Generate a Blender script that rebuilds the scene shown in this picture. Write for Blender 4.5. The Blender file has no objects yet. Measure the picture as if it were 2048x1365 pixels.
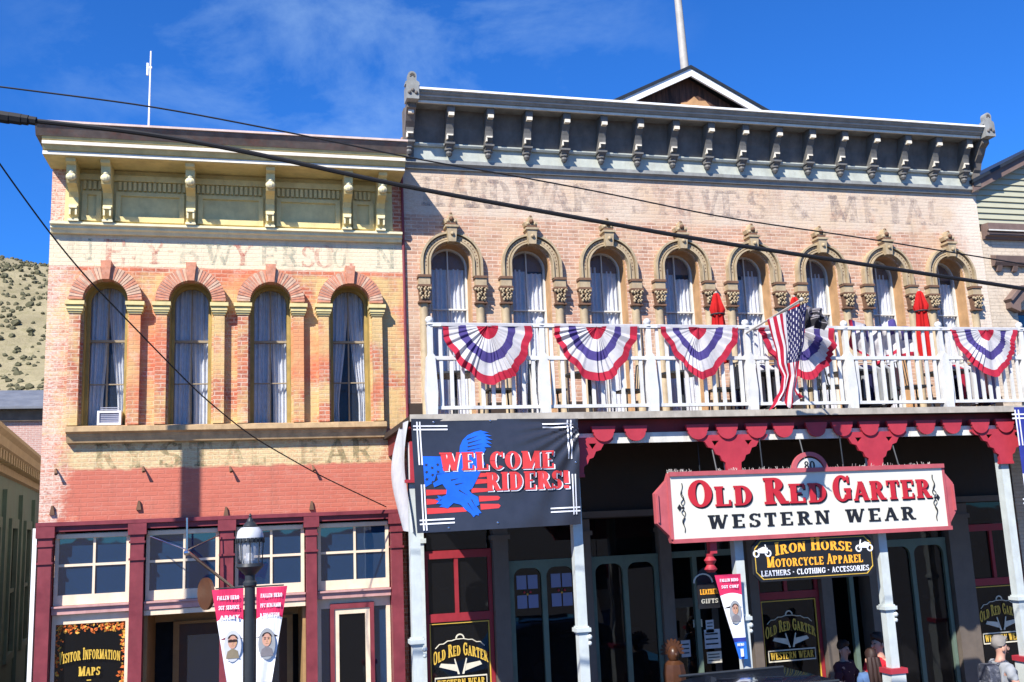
import bpy, bmesh, math, random
from math import sin, cos, pi, radians, sqrt, atan2
from mathutils import Vector, Matrix
from mathutils.geometry import tessellate_polygon
random.seed(7)
S = bpy.context.scene
COL = S.collection

# ------------------------------------------------------------------ camera
CAMZ = 3.3
YAW, PIT, ROL, FPX = 0.26005051, 0.17794384, -0.04289838, 2017.45
_f = Vector((sin(YAW)*cos(PIT), cos(YAW)*cos(PIT), sin(PIT)))
_r0 = Vector((cos(YAW), -sin(YAW), 0)); _u0 = _r0.cross(_f)
_r = cos(ROL)*_r0 + sin(ROL)*_u0; _u = -sin(ROL)*_r0 + cos(ROL)*_u0
cd = bpy.data.cameras.new('camera'); cam = bpy.data.objects.new('camera', cd); COL.objects.link(cam)
cd.sensor_width = 36; cd.lens = 36*FPX/2048; cd.clip_start = .1; cd.clip_end = 6000
m = Matrix.Identity(4)
for i in range(3):
    m[i][0] = _r[i]; m[i][1] = _u[i]; m[i][2] = -_f[i]
m[2][3] = CAMZ
cam.matrix_world = m
S.camera = cam
def at(px, py, Y):                       # where a sight line meets the vertical plane Y (used to survey the street)
    d = _r*(px-1024) - _u*(py-682.5) + _f*FPX
    d = d*(Y/d.y)
    return Vector((d.x, Y, d.z+CAMZ))

# ------------------------------------------------------------------ sky and sun
SUN = Vector((-.48, -.52, .66)).normalized()
w = bpy.data.worlds.new('World'); S.world = w; w.use_nodes = True
nt = w.node_tree; nt.nodes.clear()
sky = nt.nodes.new('ShaderNodeTexSky'); sky.sky_type = 'NISHITA'; sky.sun_disc = False
sky.sun_elevation = math.asin(SUN.z); sky.sun_rotation = radians(222.7)
sky.altitude = 1900; sky.air_density = 1.0; sky.dust_density = .05; sky.ozone_density = 3.0
hs = nt.nodes.new('ShaderNodeHueSaturation'); hs.inputs['Saturation'].default_value = 1.05; hs.inputs['Value'].default_value = 1.15
tint = nt.nodes.new('ShaderNodeMix'); tint.data_type = 'RGBA'; tint.blend_type = 'MULTIPLY'; tint.inputs[0].default_value = 1; tint.inputs[7].default_value = (.18, .54, 1.0, 1)   # thin, clear high-desert air
bg = nt.nodes.new('ShaderNodeBackground'); bg.inputs[1].default_value = .11
out = nt.nodes.new('ShaderNodeOutputWorld')
tc = nt.nodes.new('ShaderNodeTexCoord')
mp = nt.nodes.new('ShaderNodeMapping'); mp.inputs['Scale'].default_value = (2.4, 1.4, 4.6); mp.inputs['Rotation'].default_value = (0, .35, 0)
n1 = nt.nodes.new('ShaderNodeTexNoise'); n1.inputs['Scale'].default_value = 2.3; n1.inputs['Detail'].default_value = 9; n1.inputs['Roughness'].default_value = .62; n1.inputs['Distortion'].default_value = .25
n2 = nt.nodes.new('ShaderNodeVectorMath'); n2.operation = 'DOT_PRODUCT'; n2.inputs[1].default_value = (.097, .876, .472)   # the bank of thin cirrus lies this way
mp.inputs['Location'].default_value = (.35, .2, .1)
r1 = nt.nodes.new('ShaderNodeMapRange'); r1.inputs[1].default_value = .47; r1.inputs[2].default_value = .74
r2 = nt.nodes.new('ShaderNodeMapRange'); r2.inputs[1].default_value = .945; r2.inputs[2].default_value = .992
mu = nt.nodes.new('ShaderNodeMath'); mu.operation = 'MULTIPLY'
mu2 = nt.nodes.new('ShaderNodeMath'); mu2.operation = 'MULTIPLY'; mu2.inputs[1].default_value = .38
mx = nt.nodes.new('ShaderNodeMix'); mx.data_type = 'RGBA'
mx.inputs[7].default_value = (2.6, 3.9, 5.6, 1)
L = nt.links.new
L(tc.outputs['Generated'], mp.inputs[0]); L(mp.outputs[0], n1.inputs['Vector']); L(tc.outputs['Generated'], n2.inputs[0])
L(n1.outputs[0], r1.inputs[0]); L(n2.outputs['Value'], r2.inputs[0]); L(r1.outputs[0], mu.inputs[0]); L(r2.outputs[0], mu.inputs[1])
L(mu.outputs[0], mu2.inputs[0]); L(mu2.outputs[0], mx.inputs[0]); L(sky.outputs[0], hs.inputs['Color']); L(hs.outputs[0], tint.inputs[6]); L(tint.outputs[2], mx.inputs[6])
L(mx.outputs[2], bg.inputs[0]); L(bg.outputs[0], out.inputs[0])
sd = bpy.data.lights.new('sun', 'SUN'); sd.energy = 5.0; sd.angle = radians(.53); sd.color = (1, .95, .87)
so = bpy.data.objects.new('sun', sd); COL.objects.link(so); so.rotation_euler = (-SUN).to_track_quat('-Z', 'Y').to_euler()
S.view_settings.view_transform = 'Standard'; S.view_settings.look = 'None'; S.view_settings.gamma = 1; S.view_settings.exposure = .85

# ------------------------------------------------------------------ material helpers
class NT:
    def __init__(s, name):
        s.mat = bpy.data.materials.new(name); s.mat.use_nodes = True
        s.t = s.mat.node_tree; s.t.nodes.clear()
        s.o = s.n('ShaderNodeOutputMaterial')
    def n(s, ty, **k):
        a = s.t.nodes.new(ty)
        for q, v in k.items(): setattr(a, q, v)
        return a
    def set(s, sock, v):
        if isinstance(v, bpy.types.NodeSocket): s.t.links.new(v, sock)
        elif isinstance(v, (tuple, list)): sock.default_value = tuple(v) + ((1,) if len(v) == 3 and len(sock.default_value) == 4 else ())
        else: sock.default_value = v
    def m(s, op, a, b=0.0, clamp=False):
        x = s.n('ShaderNodeMath', operation=op, use_clamp=clamp); s.set(x.inputs[0], a); s.set(x.inputs[1], b); return x.outputs[0]
    def mix(s, f, a, b, blend='MIX'):
        x = s.n('ShaderNodeMix', data_type='RGBA', blend_type=blend); s.set(x.inputs[0], f); s.set(x.inputs[6], a); s.set(x.inputs[7], b); return x.outputs[2]
    def noise(s, v, sc, det=4, ro=.6, scale3=None):
        if scale3:
            q = s.n('ShaderNodeMapping'); s.set(q.inputs[0], v); q.inputs['Scale'].default_value = scale3; v = q.outputs[0]
        x = s.n('ShaderNodeTexNoise'); s.set(x.inputs['Vector'], v); x.inputs['Scale'].default_value = sc; x.inputs['Detail'].default_value = det; x.inputs['Roughness'].default_value = ro
        return x.outputs[0]
    def ramp(s, v, a, b, c=0.0, d=1.0):
        x = s.n('ShaderNodeMapRange'); s.set(x.inputs[0], v); x.inputs[1].default_value = a; x.inputs[2].default_value = b; x.inputs[3].default_value = c; x.inputs[4].default_value = d; return x.outputs[0]
    def bsdf(s, col, rough=.7, bump=None, bstr=.3, bdist=.01, spec=.4, **k):
        p = s.n('ShaderNodeBsdfPrincipled'); s.set(p.inputs['Base Color'], col); s.set(p.inputs['Roughness'], rough); p.inputs['Specular IOR Level'].default_value = spec
        for q, v in k.items(): s.set(p.inputs[q.replace('_', ' ')], v)
        if bump is not None:
            b = s.n('ShaderNodeBump'); b.inputs['Strength'].default_value = bstr; b.inputs['Distance'].default_value = bdist; s.set(b.inputs['Height'], bump); s.t.links.new(b.outputs[0], p.inputs['Normal'])
        return p
    def done(s, sh):
        s.t.links.new(sh.outputs[0], s.o.inputs[0]); return s.mat
    def vec(s):
        tc = s.n('ShaderNodeTexCoord'); oi = s.n('ShaderNodeObjectInfo'); v = s.n('ShaderNodeVectorMath', operation='ADD')
        k = s.m('MULTIPLY', oi.outputs['Random'], 37.0)
        s.set(v.inputs[0], tc.outputs['Object']); s.set(v.inputs[1], k); return v.outputs[0]
def paint(name, c, rough=.55, var=.22, dirt=(.12, .10, .08), amt=.35, sc=5.0, streak=True, bump=.15, spec=.35):
    t = NT(name); v = t.vec()
    a = t.noise(v, sc, 5); b = t.noise(v, sc*7, 3)
    d = t.noise(v, sc*1.3, 6, .7, (1, 1, .25) if streak else None)
    col = t.mix(t.ramp(a, .3, .7), [x*(1-var) for x in c], [min(1, x*(1+var*.6)) for x in c])
    col = t.mix(t.m('MULTIPLY', t.ramp(d, .5, .78), amt), col, dirt)
    col = t.mix(t.m('MULTIPLY', t.ramp(b, .55, .75), amt*.5), col, [x*.6 for x in c])
    return t.done(t.bsdf(col, t.ramp(a, .2, .8, rough-.1, min(1, rough+.15)), b, bump, .004, spec))
def plain(name, c, rough=.6, spec=.3, **k):
    t = NT(name); v = t.vec(); a = t.noise(v, 9, 3)
    return t.done(t.bsdf(t.mix(t.ramp(a, .3, .7), [x*.88 for x in c], [min(1, x*1.08) for x in c]), rough, None, 0, 0, spec, **k))
def glass(name, tint=(.02, .03, .045), alpha=.4, ior=1.8, rough=.02):
    t = NT(name); v = t.vec(); a = t.noise(v, 1.6, 2)
    p = t.bsdf(tint, rough, a, .12, .02, .5); p.inputs['IOR'].default_value = ior; p.inputs['Alpha'].default_value = alpha
    return t.done(p)
def worn(name, c, cover=.55, sc=9.0):
    t = NT(name); g = t.n('ShaderNodeNewGeometry').outputs['Position']
    a = t.noise(g, sc, 6, .75); b = t.noise(g, 1.3, 3)
    rowy = t.noise(g, 26, 4, .7, (1, 1, 2.2))
    k = t.m('MULTIPLY', t.m('MULTIPLY', t.ramp(a, .40, .56), t.ramp(rowy, .36, .56, .25, 1)), t.ramp(b, .36, .62, cover*.4, cover), True)
    p = t.bsdf(c, .9); tr = t.n('ShaderNodeBsdfTransparent'); mx = t.n('ShaderNodeMixShader')
    t.set(mx.inputs[0], k); t.t.links.new(tr.outputs[0], mx.inputs[1]); t.t.links.new(p.outputs[0], mx.inputs[2])
    return t.done(mx)
def band(t, z, z0, z1, soft, n):
    zz = t.m('ADD', z, t.m('MULTIPLY', t.m('SUBTRACT', n, .5), soft*6))
    return t.m('MULTIPLY', t.ramp(zz, z0-soft, z0+soft), t.ramp(zz, z1-soft, z1+soft, 1, 0))
def brick(name, c1, c2, mortar, layers=None, row=.063, wid=.19, ms=.009, bstr=.6):
    t = NT(name); g = t.n('ShaderNodeNewGeometry').outputs['Position']; sp = t.n('ShaderNodeSeparateXYZ'); t.set(sp.inputs[0], g)
    x, y, z = sp.outputs
    cv = t.n('ShaderNodeCombineXYZ'); t.set(cv.inputs[0], t.m('ADD', x, y)); t.set(cv.inputs[1], t.m('ADD', z, t.m('MULTIPLY', t.noise(g, .8, 2), .02)))
    b = t.n('ShaderNodeTexBrick'); t.set(b.inputs['Vector'], cv.outputs[0])
    b.inputs['Scale'].default_value = 1; b.inputs['Brick Width'].default_value = wid; b.inputs['Row Height'].default_value = row; b.inputs['Mortar Size'].default_value = ms; b.inputs['Mortar Smooth'].default_value = .25; b.inputs['Bias'].default_value = 0
    t.set(b.inputs['Color1'], c1); t.set(b.inputs['Color2'], c2); t.set(b.inputs['Mortar'], mortar)
    nb = t.noise(g, 1.1, 4); nm = t.noise(g, 4.5, 5, .7); nf = t.noise(g, 26, 4, .7, (1, 1, 2.2))
    col = t.mix(t.ramp(nm, .35, .7), b.outputs['Color'], t.mix(.35, b.outputs['Color'], [q*.7 for q in c1]))
    col = t.mix(t.m('MULTIPLY', t.ramp(nf, .5, .68), .55), col, mortar)
    col = t.mix(t.m('MULTIPLY', t.ramp(t.noise(g, 9, 6, .8), .52, .7), .4), col, [q*.45 for q in c1])
    if layers: col = layers(t, col, x, z, g, nb, nm, nf, b)
    col = t.mix(t.m('MULTIPLY', t.ramp(t.noise(g, 2.4, 7, .75, (1.6, 1.6, .3)), .54, .8), .5), col, (.10, .075, .06))
    col = t.mix(t.m('MULTIPLY', t.ramp(t.noise(g, 5.5, 6, .8, (.5, .5, 2.2)), .58, .7), .4), col, t.mix(.5, col, (.66, .55, .45)))
    h = t.m('ADD', t.m('MULTIPLY', b.outputs['Fac'], -.7), t.m('MULTIPLY', nf, .6))
    return t.done(t.bsdf(col, .92, h, bstr, .012, .15))
def lay_left(t, c, x, z, g, nb, nm, nf, b):
    keep = t.ramp(nf, .3, .62, .35, 1)
    low = t.noise(g, 1.7, 5, .65)
    k = t.m('MULTIPLY', band(t, z, 4.8, 7.22, .03, nm), t.m('MULTIPLY', t.ramp(low, .44, .57), .85))
    c = t.mix(k, c, (.60, .43, .19))
    k = t.m('MULTIPLY', t.ramp(t.noise(g, .9, 4, .6), .5, .63), .6)
    c = t.mix(k, c, (.60, .17, .085))
    edge = t.m('MULTIPLY', t.ramp(t.m('ADD', x, t.m('MULTIPLY', nm, .5)), -2.45, -2.15, 1, 0), t.ramp(nf, .36, .6, .1, .85))
    c = t.mix(edge, c, (.70, .54, .45))
    k = t.m('MULTIPLY', t.ramp(t.noise(g, 3.2, 7, .8), .53, .66), t.ramp(nf, .4, .6, .15, .62))
    c = t.mix(k, c, (.70, .50, .39))
    k = t.m('MULTIPLY', band(t, z, 3.3, 4.32, .012, nm), t.ramp(t.m('ADD', x, nm), -2.1, -1.95, 0, .88))
    c = t.mix(k, c, t.mix(t.noise(g, 2.0, 7, .75, (.6, .6, 1.6)), (.38, .08, .055), (.58, .20, .14)))
    k = t.m('MULTIPLY', t.m('MULTIPLY', band(t, z, 4.30, 4.72, .018, nm), t.ramp(t.m('ADD', x, nm), -2.1, -1.9)), keep)
    k = t.m('MULTIPLY', k, t.ramp(t.m('ADD', x, nm), 2.35, 2.75, 1, .25))
    c = t.mix(t.m('MULTIPLY', k, .95), c, t.mix(nb, (.54, .45, .22), (.66, .57, .34)))
    k = t.m('MULTIPLY', band(t, z, 7.31, 7.86, .008, nm), t.ramp(nf, .25, .55, .72, 1))
    c = t.mix(k, c, t.mix(nb, (.70, .63, .40), (.65, .55, .43)))
    return c
def lay_right(t, c, x, z, g, nb, nm, nf, b):
    w1 = t.m('MULTIPLY', band(t, z, 8.28, 9.25, .03, nm), t.ramp(t.m('ADD', nb, t.m('MULTIPLY', nf, .5)), .45, .75, .35, .95))
    mid = t.m('MULTIPLY', t.ramp(x, 6.3, 7.0), t.ramp(x, 7.0, 7.9, 1, 0))
    w1 = t.m('MULTIPLY', w1, t.m('SUBTRACT', 1.0, t.m('MULTIPLY', mid, .55)))
    c = t.mix(w1, c, t.mix(nf, (.46, .36, .28), (.66, .55, .43)))
    k = t.m('MULTIPLY', t.ramp(t.noise(g, 1.4, 6, .7), .46, .62), .6)
    c = t.mix(k, c, (.56, .41, .27))
    k = t.m('MULTIPLY', t.ramp(t.noise(g, 2.6, 6, .75), .55, .68), .5)
    c = t.mix(k, c, (.42, .20, .13))
    e = t.m('MULTIPLY', t.ramp(t.m('ADD', x, nm), 13.2, 13.7), .8)
    return t.mix(e, c, (.66, .58, .48))

# ------------------------------------------------------------------ mesh helpers
class MB:
    def __init__(s): s.v = []; s.f = []; s.mi = []
    def add(s, vs, fs, m=0):
        o = len(s.v); s.v += [tuple(p) for p in vs]; s.f += [[i+o for i in f] for f in fs]; s.mi += [m]*len(fs); return s
    def box(s, x0, x1, y0, y1, z0, z1, m=0):
        v = [(x, y, z) for x in (x0, x1) for y in (y0, y1) for z in (z0, z1)]
        return s.add(v, [(0, 1, 3, 2), (4, 6, 7, 5), (0, 4, 5, 1), (2, 3, 7, 6), (0, 2, 6, 4), (1, 5, 7, 3)], m)
    def prism(s, poly, y0, y1, holes=(), m=0, ax='y', back=True):
        # polygon (a,b) with holes, extruded along an axis from y0 to y1
        loops = [list(poly)] + [list(h) for h in holes]
        def P(a, b, d): return (a, d, b) if ax == 'y' else ((d, a, b) if ax == 'x' else (a, b, d))
        tri = tessellate_polygon([[Vector((a, b, 0)) for a, b in l] for l in loops])
        flat = [p for l in loops for p in l]; n = len(flat)
        vs = [P(a, b, y0) for a, b in flat] + [P(a, b, y1) for a, b in flat]
        fs = [list(t) for t in tri]
        if back: fs += [[i+n for i in reversed(t)] for t in tri]
        o = 0
        for l in loops:
            k = len(l)
            for i in range(k): j = (i+1) % k; fs.append([o+i, o+j, o+j+n, o+i+n])
            o += k
        return s.add(vs, fs, m)
    def tube(s, pts, r, n=8, m=0, caps=True):
        pts = [Vector(p) for p in pts]; rs = r if isinstance(r, (list, tuple)) else [r]*len(pts)
        vs = []; fs = []; up = None
        for i, p in enumerate(pts):
            t = (pts[min(i+1, len(pts)-1)] - pts[max(i-1, 0)]).normalized()
            if up is None: up = Vector((0, 0, 1)) if abs(t.z) < .9 else Vector((1, 0, 0))
            a = t.cross(up).normalized(); b = a.cross(t).normalized(); up = b
            for k in range(n):
                q = 2*pi*k/n; vs.append(p + (a*cos(q) + b*sin(q))*rs[i])
        for i in range(len(pts)-1):
            for k in range(n):
                k2 = (k+1) % n; fs.append((i*n+k, i*n+k2, (i+1)*n+k2, (i+1)*n+k))
        if caps: fs += [list(range(n))[::-1], [(len(pts)-1)*n+k for k in range(n)]]
        return s.add(vs, fs, m)
    def lathe(s, cx, cy, prof, n=16, m=0, a0=0, a1=2*pi, sx=1, sy=1):
        full = abs(a1-a0-2*pi) < 1e-6; k = n if full else n+1
        vs = [(cx + r*cos(a0+(a1-a0)*i/n)*sx, cy + r*sin(a0+(a1-a0)*i/n)*sy, z) for r, z in prof for i in range(k)]
        fs = []
        for j in range(len(prof)-1):
            for i in range(n):
                i2 = (i+1) % k if full else i+1; fs.append((j*k+i, j*k+i2, (j+1)*k+i2, (j+1)*k+i))
        if full: fs += [list(range(k))[::-1], [(len(prof)-1)*k+i for i in range(k)]]
        return s.add(vs, fs, m)
    def ball(s, c, r, m=0, n=8, sq=(1, 1, 1)):
        pr = [(max(.0008, r*sin(pi*j/n)), -r*cos(pi*j/n)) for j in range(n+1)]
        o = len(s.v); s.lathe(0, 0, pr, n+2, m)
        for i in range(o, len(s.v)): x, y, z = s.v[i]; s.v[i] = (c[0]+x*sq[0], c[1]+y*sq[1], c[2]+z*sq[2])
        return s
    def pieces(s):                      # far-apart pieces of this mesh, as lists of face numbers
        up = list(range(len(s.v)))
        def find(i):
            while up[i] != i: up[i] = up[up[i]]; i = up[i]
            return i
        for f in s.f:
            for k in f[1:]: up[find(k)] = find(f[0])
        isl = {}
        for n, f in enumerate(s.f): isl.setdefault(find(f[0]), []).append(n)
        bx = []
        for fs in isl.values():
            ps = [s.v[k] for n in fs for k in s.f[n]]; lo = [min(p[a] for p in ps) for a in range(3)]; hi = [max(p[a] for p in ps) for a in range(3)]
            bx.append((fs, lo, hi, max(hi[a]-lo[a] for a in range(3))))
        g = list(range(len(bx)))
        def root(i):
            while g[i] != i: i = g[i]
            return i
        for i in range(len(bx)):
            for j in range(i):
                gap = sqrt(sum(max(0, bx[i][1][a]-bx[j][2][a], bx[j][1][a]-bx[i][2][a])**2 for a in range(3)))
                if gap <= max(.02, .5*max(bx[i][3], bx[j][3])): g[root(i)] = root(j)
        out_ = {}
        for i in range(len(bx)): out_.setdefault(root(i), []).extend(bx[i][0])
        return list(out_.values())
    def build(s, name, mats, parent=None, origin=None, smooth=False):
        if name in ('lettering', 'painted_lettering', 'corner_lines', 'grommet', 'hanger', 'hanging_tool', 'display_goods', 'window_poster', 'leaf_garland'):
            pc = s.pieces()
            if len(pc) > 1:
                o = None
                for fs in pc:
                    q = MB(); use = {}
                    for n in fs:
                        f = []
                        for k in s.f[n]:
                            if k not in use: use[k] = len(q.v); q.v.append(s.v[k])
                            f.append(use[k])
                        q.f.append(f); q.mi.append(s.mi[n])
                    o = q.make(name, mats, parent, origin, smooth)
                return o
        return s.make(name, mats, parent, origin, smooth)
    def make(s, name, mats, parent=None, origin=None, smooth=False):
        og = Vector(origin) if origin is not None else (Vector(parent['_w']) if parent else Vector((0, 0, 0)))
        me = bpy.data.meshes.new(name); me.from_pydata([tuple(Vector(p)-og) for p in s.v], [], s.f)
        for mm in (mats if isinstance(mats, (list, tuple)) else [mats]): me.materials.append(mm)
        me.polygons.foreach_set('material_index', s.mi)
        bm = bmesh.new(); bm.from_mesh(me); bmesh.ops.recalc_face_normals(bm, faces=bm.faces); bm.to_mesh(me); bm.free()
        if smooth:
            me.polygons.foreach_set('use_smooth', [True]*len(me.polygons)); me.set_sharp_from_angle(angle=radians(38))
        o = bpy.data.objects.new(name, me); COL.objects.link(o); o['_w'] = tuple(og)
        if parent: o.parent = parent; o.location = og - Vector(parent['_w'])
        else: o.location = og
        return o
def tag(o, label, cat, group=None):
    o['label'] = label; o['category'] = cat
    if group: o['group'] = group
    return o
def thing(name, label, cat, loc, group=None):
    o = bpy.data.objects.new(name, None); COL.objects.link(o); o.location = loc; o['_w'] = tuple(loc); o.empty_display_size = .2
    return tag(o, label, cat, group)
def kind(o, k): o['kind'] = k; return o
def rep(o, d, parent=None):              # copy a part (and its sub-parts) shifted by d
    c = o.copy(); COL.objects.link(c); c.location = Vector(o.location) + Vector(d)
    if parent: c.parent = parent
    for ch in o.children:
        q = ch.copy(); COL.objects.link(q); q.parent = c
    return c
def dup(o, loc, rz=None, label=None):    # copy a thing, its parts and sub-parts
    c = o.copy(); COL.objects.link(c); c.location = loc
    if rz is not None: c.rotation_euler = (0, 0, rz)
    if label: c['label'] = label
    for ch in o.children: rep(ch, (0, 0, 0), c)
    return c
def arc(cx, cz, r, a0, a1, n, rz=None):
    rz = rz or r
    return [(cx + r*cos(radians(a0+(a1-a0)*i/n)), cz + rz*sin(radians(a0+(a1-a0)*i/n))) for i in range(n+1)]
def archpoly(cx, hw, z0, zc, n=16, rz=None):      # opening with a round head
    return [(cx-hw, z0), (cx+hw, z0)] + arc(cx, zc, hw, 0, 180, n, rz)
def rrect(x0, x1, z0, z1, r, n=5):
    return [(x0, z0), (x1, z0)] + arc(x1-r, z1-r, r, 0, 90, n) + arc(x0+r, z1-r, r, 90, 180, n)

# ------------------------------------------------------------------ hand-drawn slab serif lettering
def glyph(ch, T, s, e):
    R = lambda a, b, c, d: [(a, b), (c, b), (c, d), (a, d)]
    def D(x0, z0, x1, z1, w): return [(x0-w/2, z0), (x0+w/2, z0), (x1+w/2, z1), (x1-w/2, z1)]
    def A(cx, cz, rx, rz, a0, a1, wx=T, wz=s, n=12):
        o = []
        for i in range(n):
            q = [radians(a0+(a1-a0)*(i+k)/n) for k in (0, 1)]
            o.append([(cx+rx*cos(q[0]), cz+rz*sin(q[0])), (cx+rx*cos(q[1]), cz+rz*sin(q[1])), (cx+(rx-wx)*cos(q[1]), cz+(rz-wz)*sin(q[1])), (cx+(rx-wx)*cos(q[0]), cz+(rz-wz)*sin(q[0]))])
        return [('strip', o)]
    def stem(x): return [R(x, 0, x+T, 1)] + ([R(x-e, 0, x+T+e, s), R(x-e, 1-s, x+T+e, 1)] if e else [])
    def bars(x, w, zs): return [R(x+T, z, x+w, z+s) for z in zs]
    def ser(x, z0, z1): return [R(x-s, z0, x, z1)] if e else []
    if ch == 'I': return stem(e), T+2*e
    if ch == 'L': return stem(e) + bars(e, .58, [0]) + ser(e+.58, s, .3), .6+e
    if ch == 'E': return stem(e) + bars(e, .58, [0, 1-s]) + [R(e+T, .5-s/2, e+.45, .5+s/2)] + ser(e+.58, s, .28) + ser(e+.58, .72, 1-s), .6+e
    if ch == 'F': return stem(e) + bars(e, .58, [1-s]) + [R(e+T, .5-s/2, e+.45, .5+s/2)] + ser(e+.58, .72, 1-s), .58+e
    if ch == 'T': return [R(.32-T/2, 0, .32+T/2, 1), R(0, 1-s, .64, 1)] + ([R(.32-T/2-e, 0, .32+T/2+e, s), R(0, .72, s, 1-s), R(.64-s, .72, .64, 1-s)] if e else []), .64
    if ch == 'H': return stem(e) + stem(e+.44) + [R(e+T, .5-s/2, e+.44, .5+s/2)], .44+T+2*e
    if ch == 'N': return [R(e, 0, e+T*.7, 1), R(e+.5, 0, e+.5+T*.7, 1), D(e+.5+T*.2, 0, e+T*.5, 1, T)] + ([R(0, 0, e+T*.7+e, s), R(0, 1-s, e+T*.7, 1), R(e+.5-e, 1-s, e+.5+T*.7+e, 1)] if e else []), .5+T*.7+2*e
    if ch == 'M': return [R(e, 0, e+T*.8, 1), R(e+.62, 0, e+.62+T, 1), D(e+.36, 0, e+T*.5, 1, T), D(e+.36, 0, e+.62+T*.4, 1, T*.7)] + ([R(0, 0, e+T+e*.6, s), R(e+.62-e, 0, e+.62+T+e, s), R(0, 1-s, e+T, 1), R(e+.62, 1-s, e+.62+T+e, 1)] if e else []), .62+T+2*e
    if ch == 'V': return [D(.34, 0, T/2+.04, 1, T), D(.34, 0, .64, 1, T*.6)] + ([R(0, 1-s, T+.12, 1), R(.52, 1-s, .74, 1)] if e else []), .72
    if ch == 'W': return [D(.26, 0, T/2+.02, 1, T), D(.28, 0, .5, 1, T*.6), D(.68, 0, .46, 1, T), D(.7, 0, .92, 1, T*.6)] + ([R(-.03, 1-s, T+.12, 1), R(.36, 1-s, .6, 1), R(.82, 1-s, 1.02, 1)] if e else []), 1.0
    if ch == 'A': return [D(.6, 0, .34, 1, T), D(.08, 0, .33, 1, T*.6), R(.2, .28, .52, .28+s)] + ([R(-.03, 0, .2, s), R(.46, 0, .74, s)] if e else []), .7
    if ch == 'Y': return [R(.34-T/2, 0, .34+T/2, .48), D(.34, .45, T/2+.02, 1, T), D(.36, .45, .64, 1, T*.6)] + ([R(.34-T/2-e, 0, .34+T/2+e, s), R(-.02, 1-s, T+.1, 1), R(.52, 1-s, .74, 1)] if e else []), .7
    if ch == 'O' or ch == '0': k = .4 if ch == 'O' else .32; return A(k, .5, k, .51, 0, 360, T, s, 24), 2*k
    if ch == 'C': return A(.38, .5, .38, .51, 42, 318, T, s, 20) + ([R(.6, .68, .6+s, .98)] if e else []), .7
    if ch == 'G': return A(.38, .5, .38, .51, 42, 325, T, s, 20) + [R(.54, .08, .54+T*.8, .44), R(.46, .4, .76, .4+s)] + ([R(.6, .68, .6+s, .98)] if e else []), .78
    if ch == 'D': return stem(e) + A(e+.26, .5, .4, .5, -90, 90, T, s, 14) + [R(e+T, 0, e+.28, s), R(e+T, 1-s, e+.28, 1)], .68+e
    if ch == 'P': return stem(e) + A(e+.3, .72, .3, .28, -90, 90, T, s) + [R(e+T, 1-s, e+.32, 1), R(e+T, .44, e+.32, .44+s)], .62+e
    if ch == 'R': return stem(e) + A(e+.3, .74, .28, .26, -90, 90, T, s) + [R(e+T, 1-s, e+.32, 1), R(e+T, .48, e+.32, .48+s), D(e+.58, 0, e+.34, .5, T)] + ([R(e+.5, 0, e+.74, s)] if e else []), .68+e
    if ch == 'B': return stem(e) + A(e+.3, .76, .26, .24, -90, 90, T, s) + A(e+.3, .27, .31, .27, -90, 90, T, s) + [R(e+T, 1-s, e+.32, 1), R(e+T, 0, e+.32, s), R(e+T, .5-s/2, e+.32, .5+s/2)], .64+e
    if ch == 'S': return A(.3, .74, .28, .27, 30, 262, T*.9, s, 14) + A(.3, .27, .3, .28, -150, 92, T*.9, s, 14) + ([R(.5, .72, .5+s, .98), R(.01, .02, .01+s, .3)] if e else []), .6
    if ch == 'U': return [R(e, .35, e+T, 1), R(e+.44, .35, e+.44+T*.7, 1)] + A(e+.22+T*.42, .36, .22+T*.42, .37, 180, 360, T*.9, s, 12) + ([R(0, 1-s, 2*e+T, 1), R(e+.36, 1-s, e+.52+T, 1)] if e else []), .5+T+e
    if ch == 'J': return [R(.34, .3, .34+T, 1)] + A(.17+T/2, .3, .17+T/2, .31, 180, 360, T*.9, s, 10) + ([R(.34-e, 1-s, .34+T+e, 1)] if e else []), .42+T
    if ch == '8': return A(.28, .74, .25, .26, 0, 360, T*.8, s, 18) + A(.28, .27, .28, .28, 0, 360, T*.9, s, 18), .56
    if ch == '&': return A(.3, .76, .2, .24, 0, 360, T*.7, s, 14) + A(.3, .28, .3, .29, 60, 380, T*.8, s, 16) + [D(.64, 0, .2, .7, T*.9)], .74
    if ch == '!': return [D(T*.6, .3, T*.6, 1, T), R(T*.1, 0, T*1.1, .17)], T*1.3
    if ch == '.': return [R(.04, 0, .04+T, .16)], T+.08
    if ch == '-': return [R(.04, .42, .3, .42+s*1.4)], .36
    return [], .34
def text(mb, st, x, z, h, y, width=None, T=.2, s=.1, e=.07, gap=.1, m=0, warp=None, first=1.0, dz=.0007):
    # draws st from x (left) on baseline z, facing -Y, at plane y; word initials may be taller
    items = []; cx = 0; start = True
    for c in st:
        k = first if start and c != ' ' else 1.0
        g, wd = glyph(c, T, s, e); items.append((g, cx, k)); cx += wd*(k if k == 1 else (1+k)/2) + gap; start = (c == ' ')
    cx -= gap; sx = (width/cx) if width else h
    i = 0
    for g, ox, k in items:
        kx = 1 if k == 1 else (1+k)/2
        for p in g:
            quads = p[1] if isinstance(p, tuple) else [p]
            for q in quads:
                pts = [(x+(ox+a*kx)*sx, z+b*k*h) for a, b in q]
                if warp: pts = [warp(*t) for t in pts]
                mb.add([(a, y-dz*(i % 12), b) for a, b in pts], [(0, 1, 2, 3)], m)
            i += 1
    return cx*sx

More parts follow.
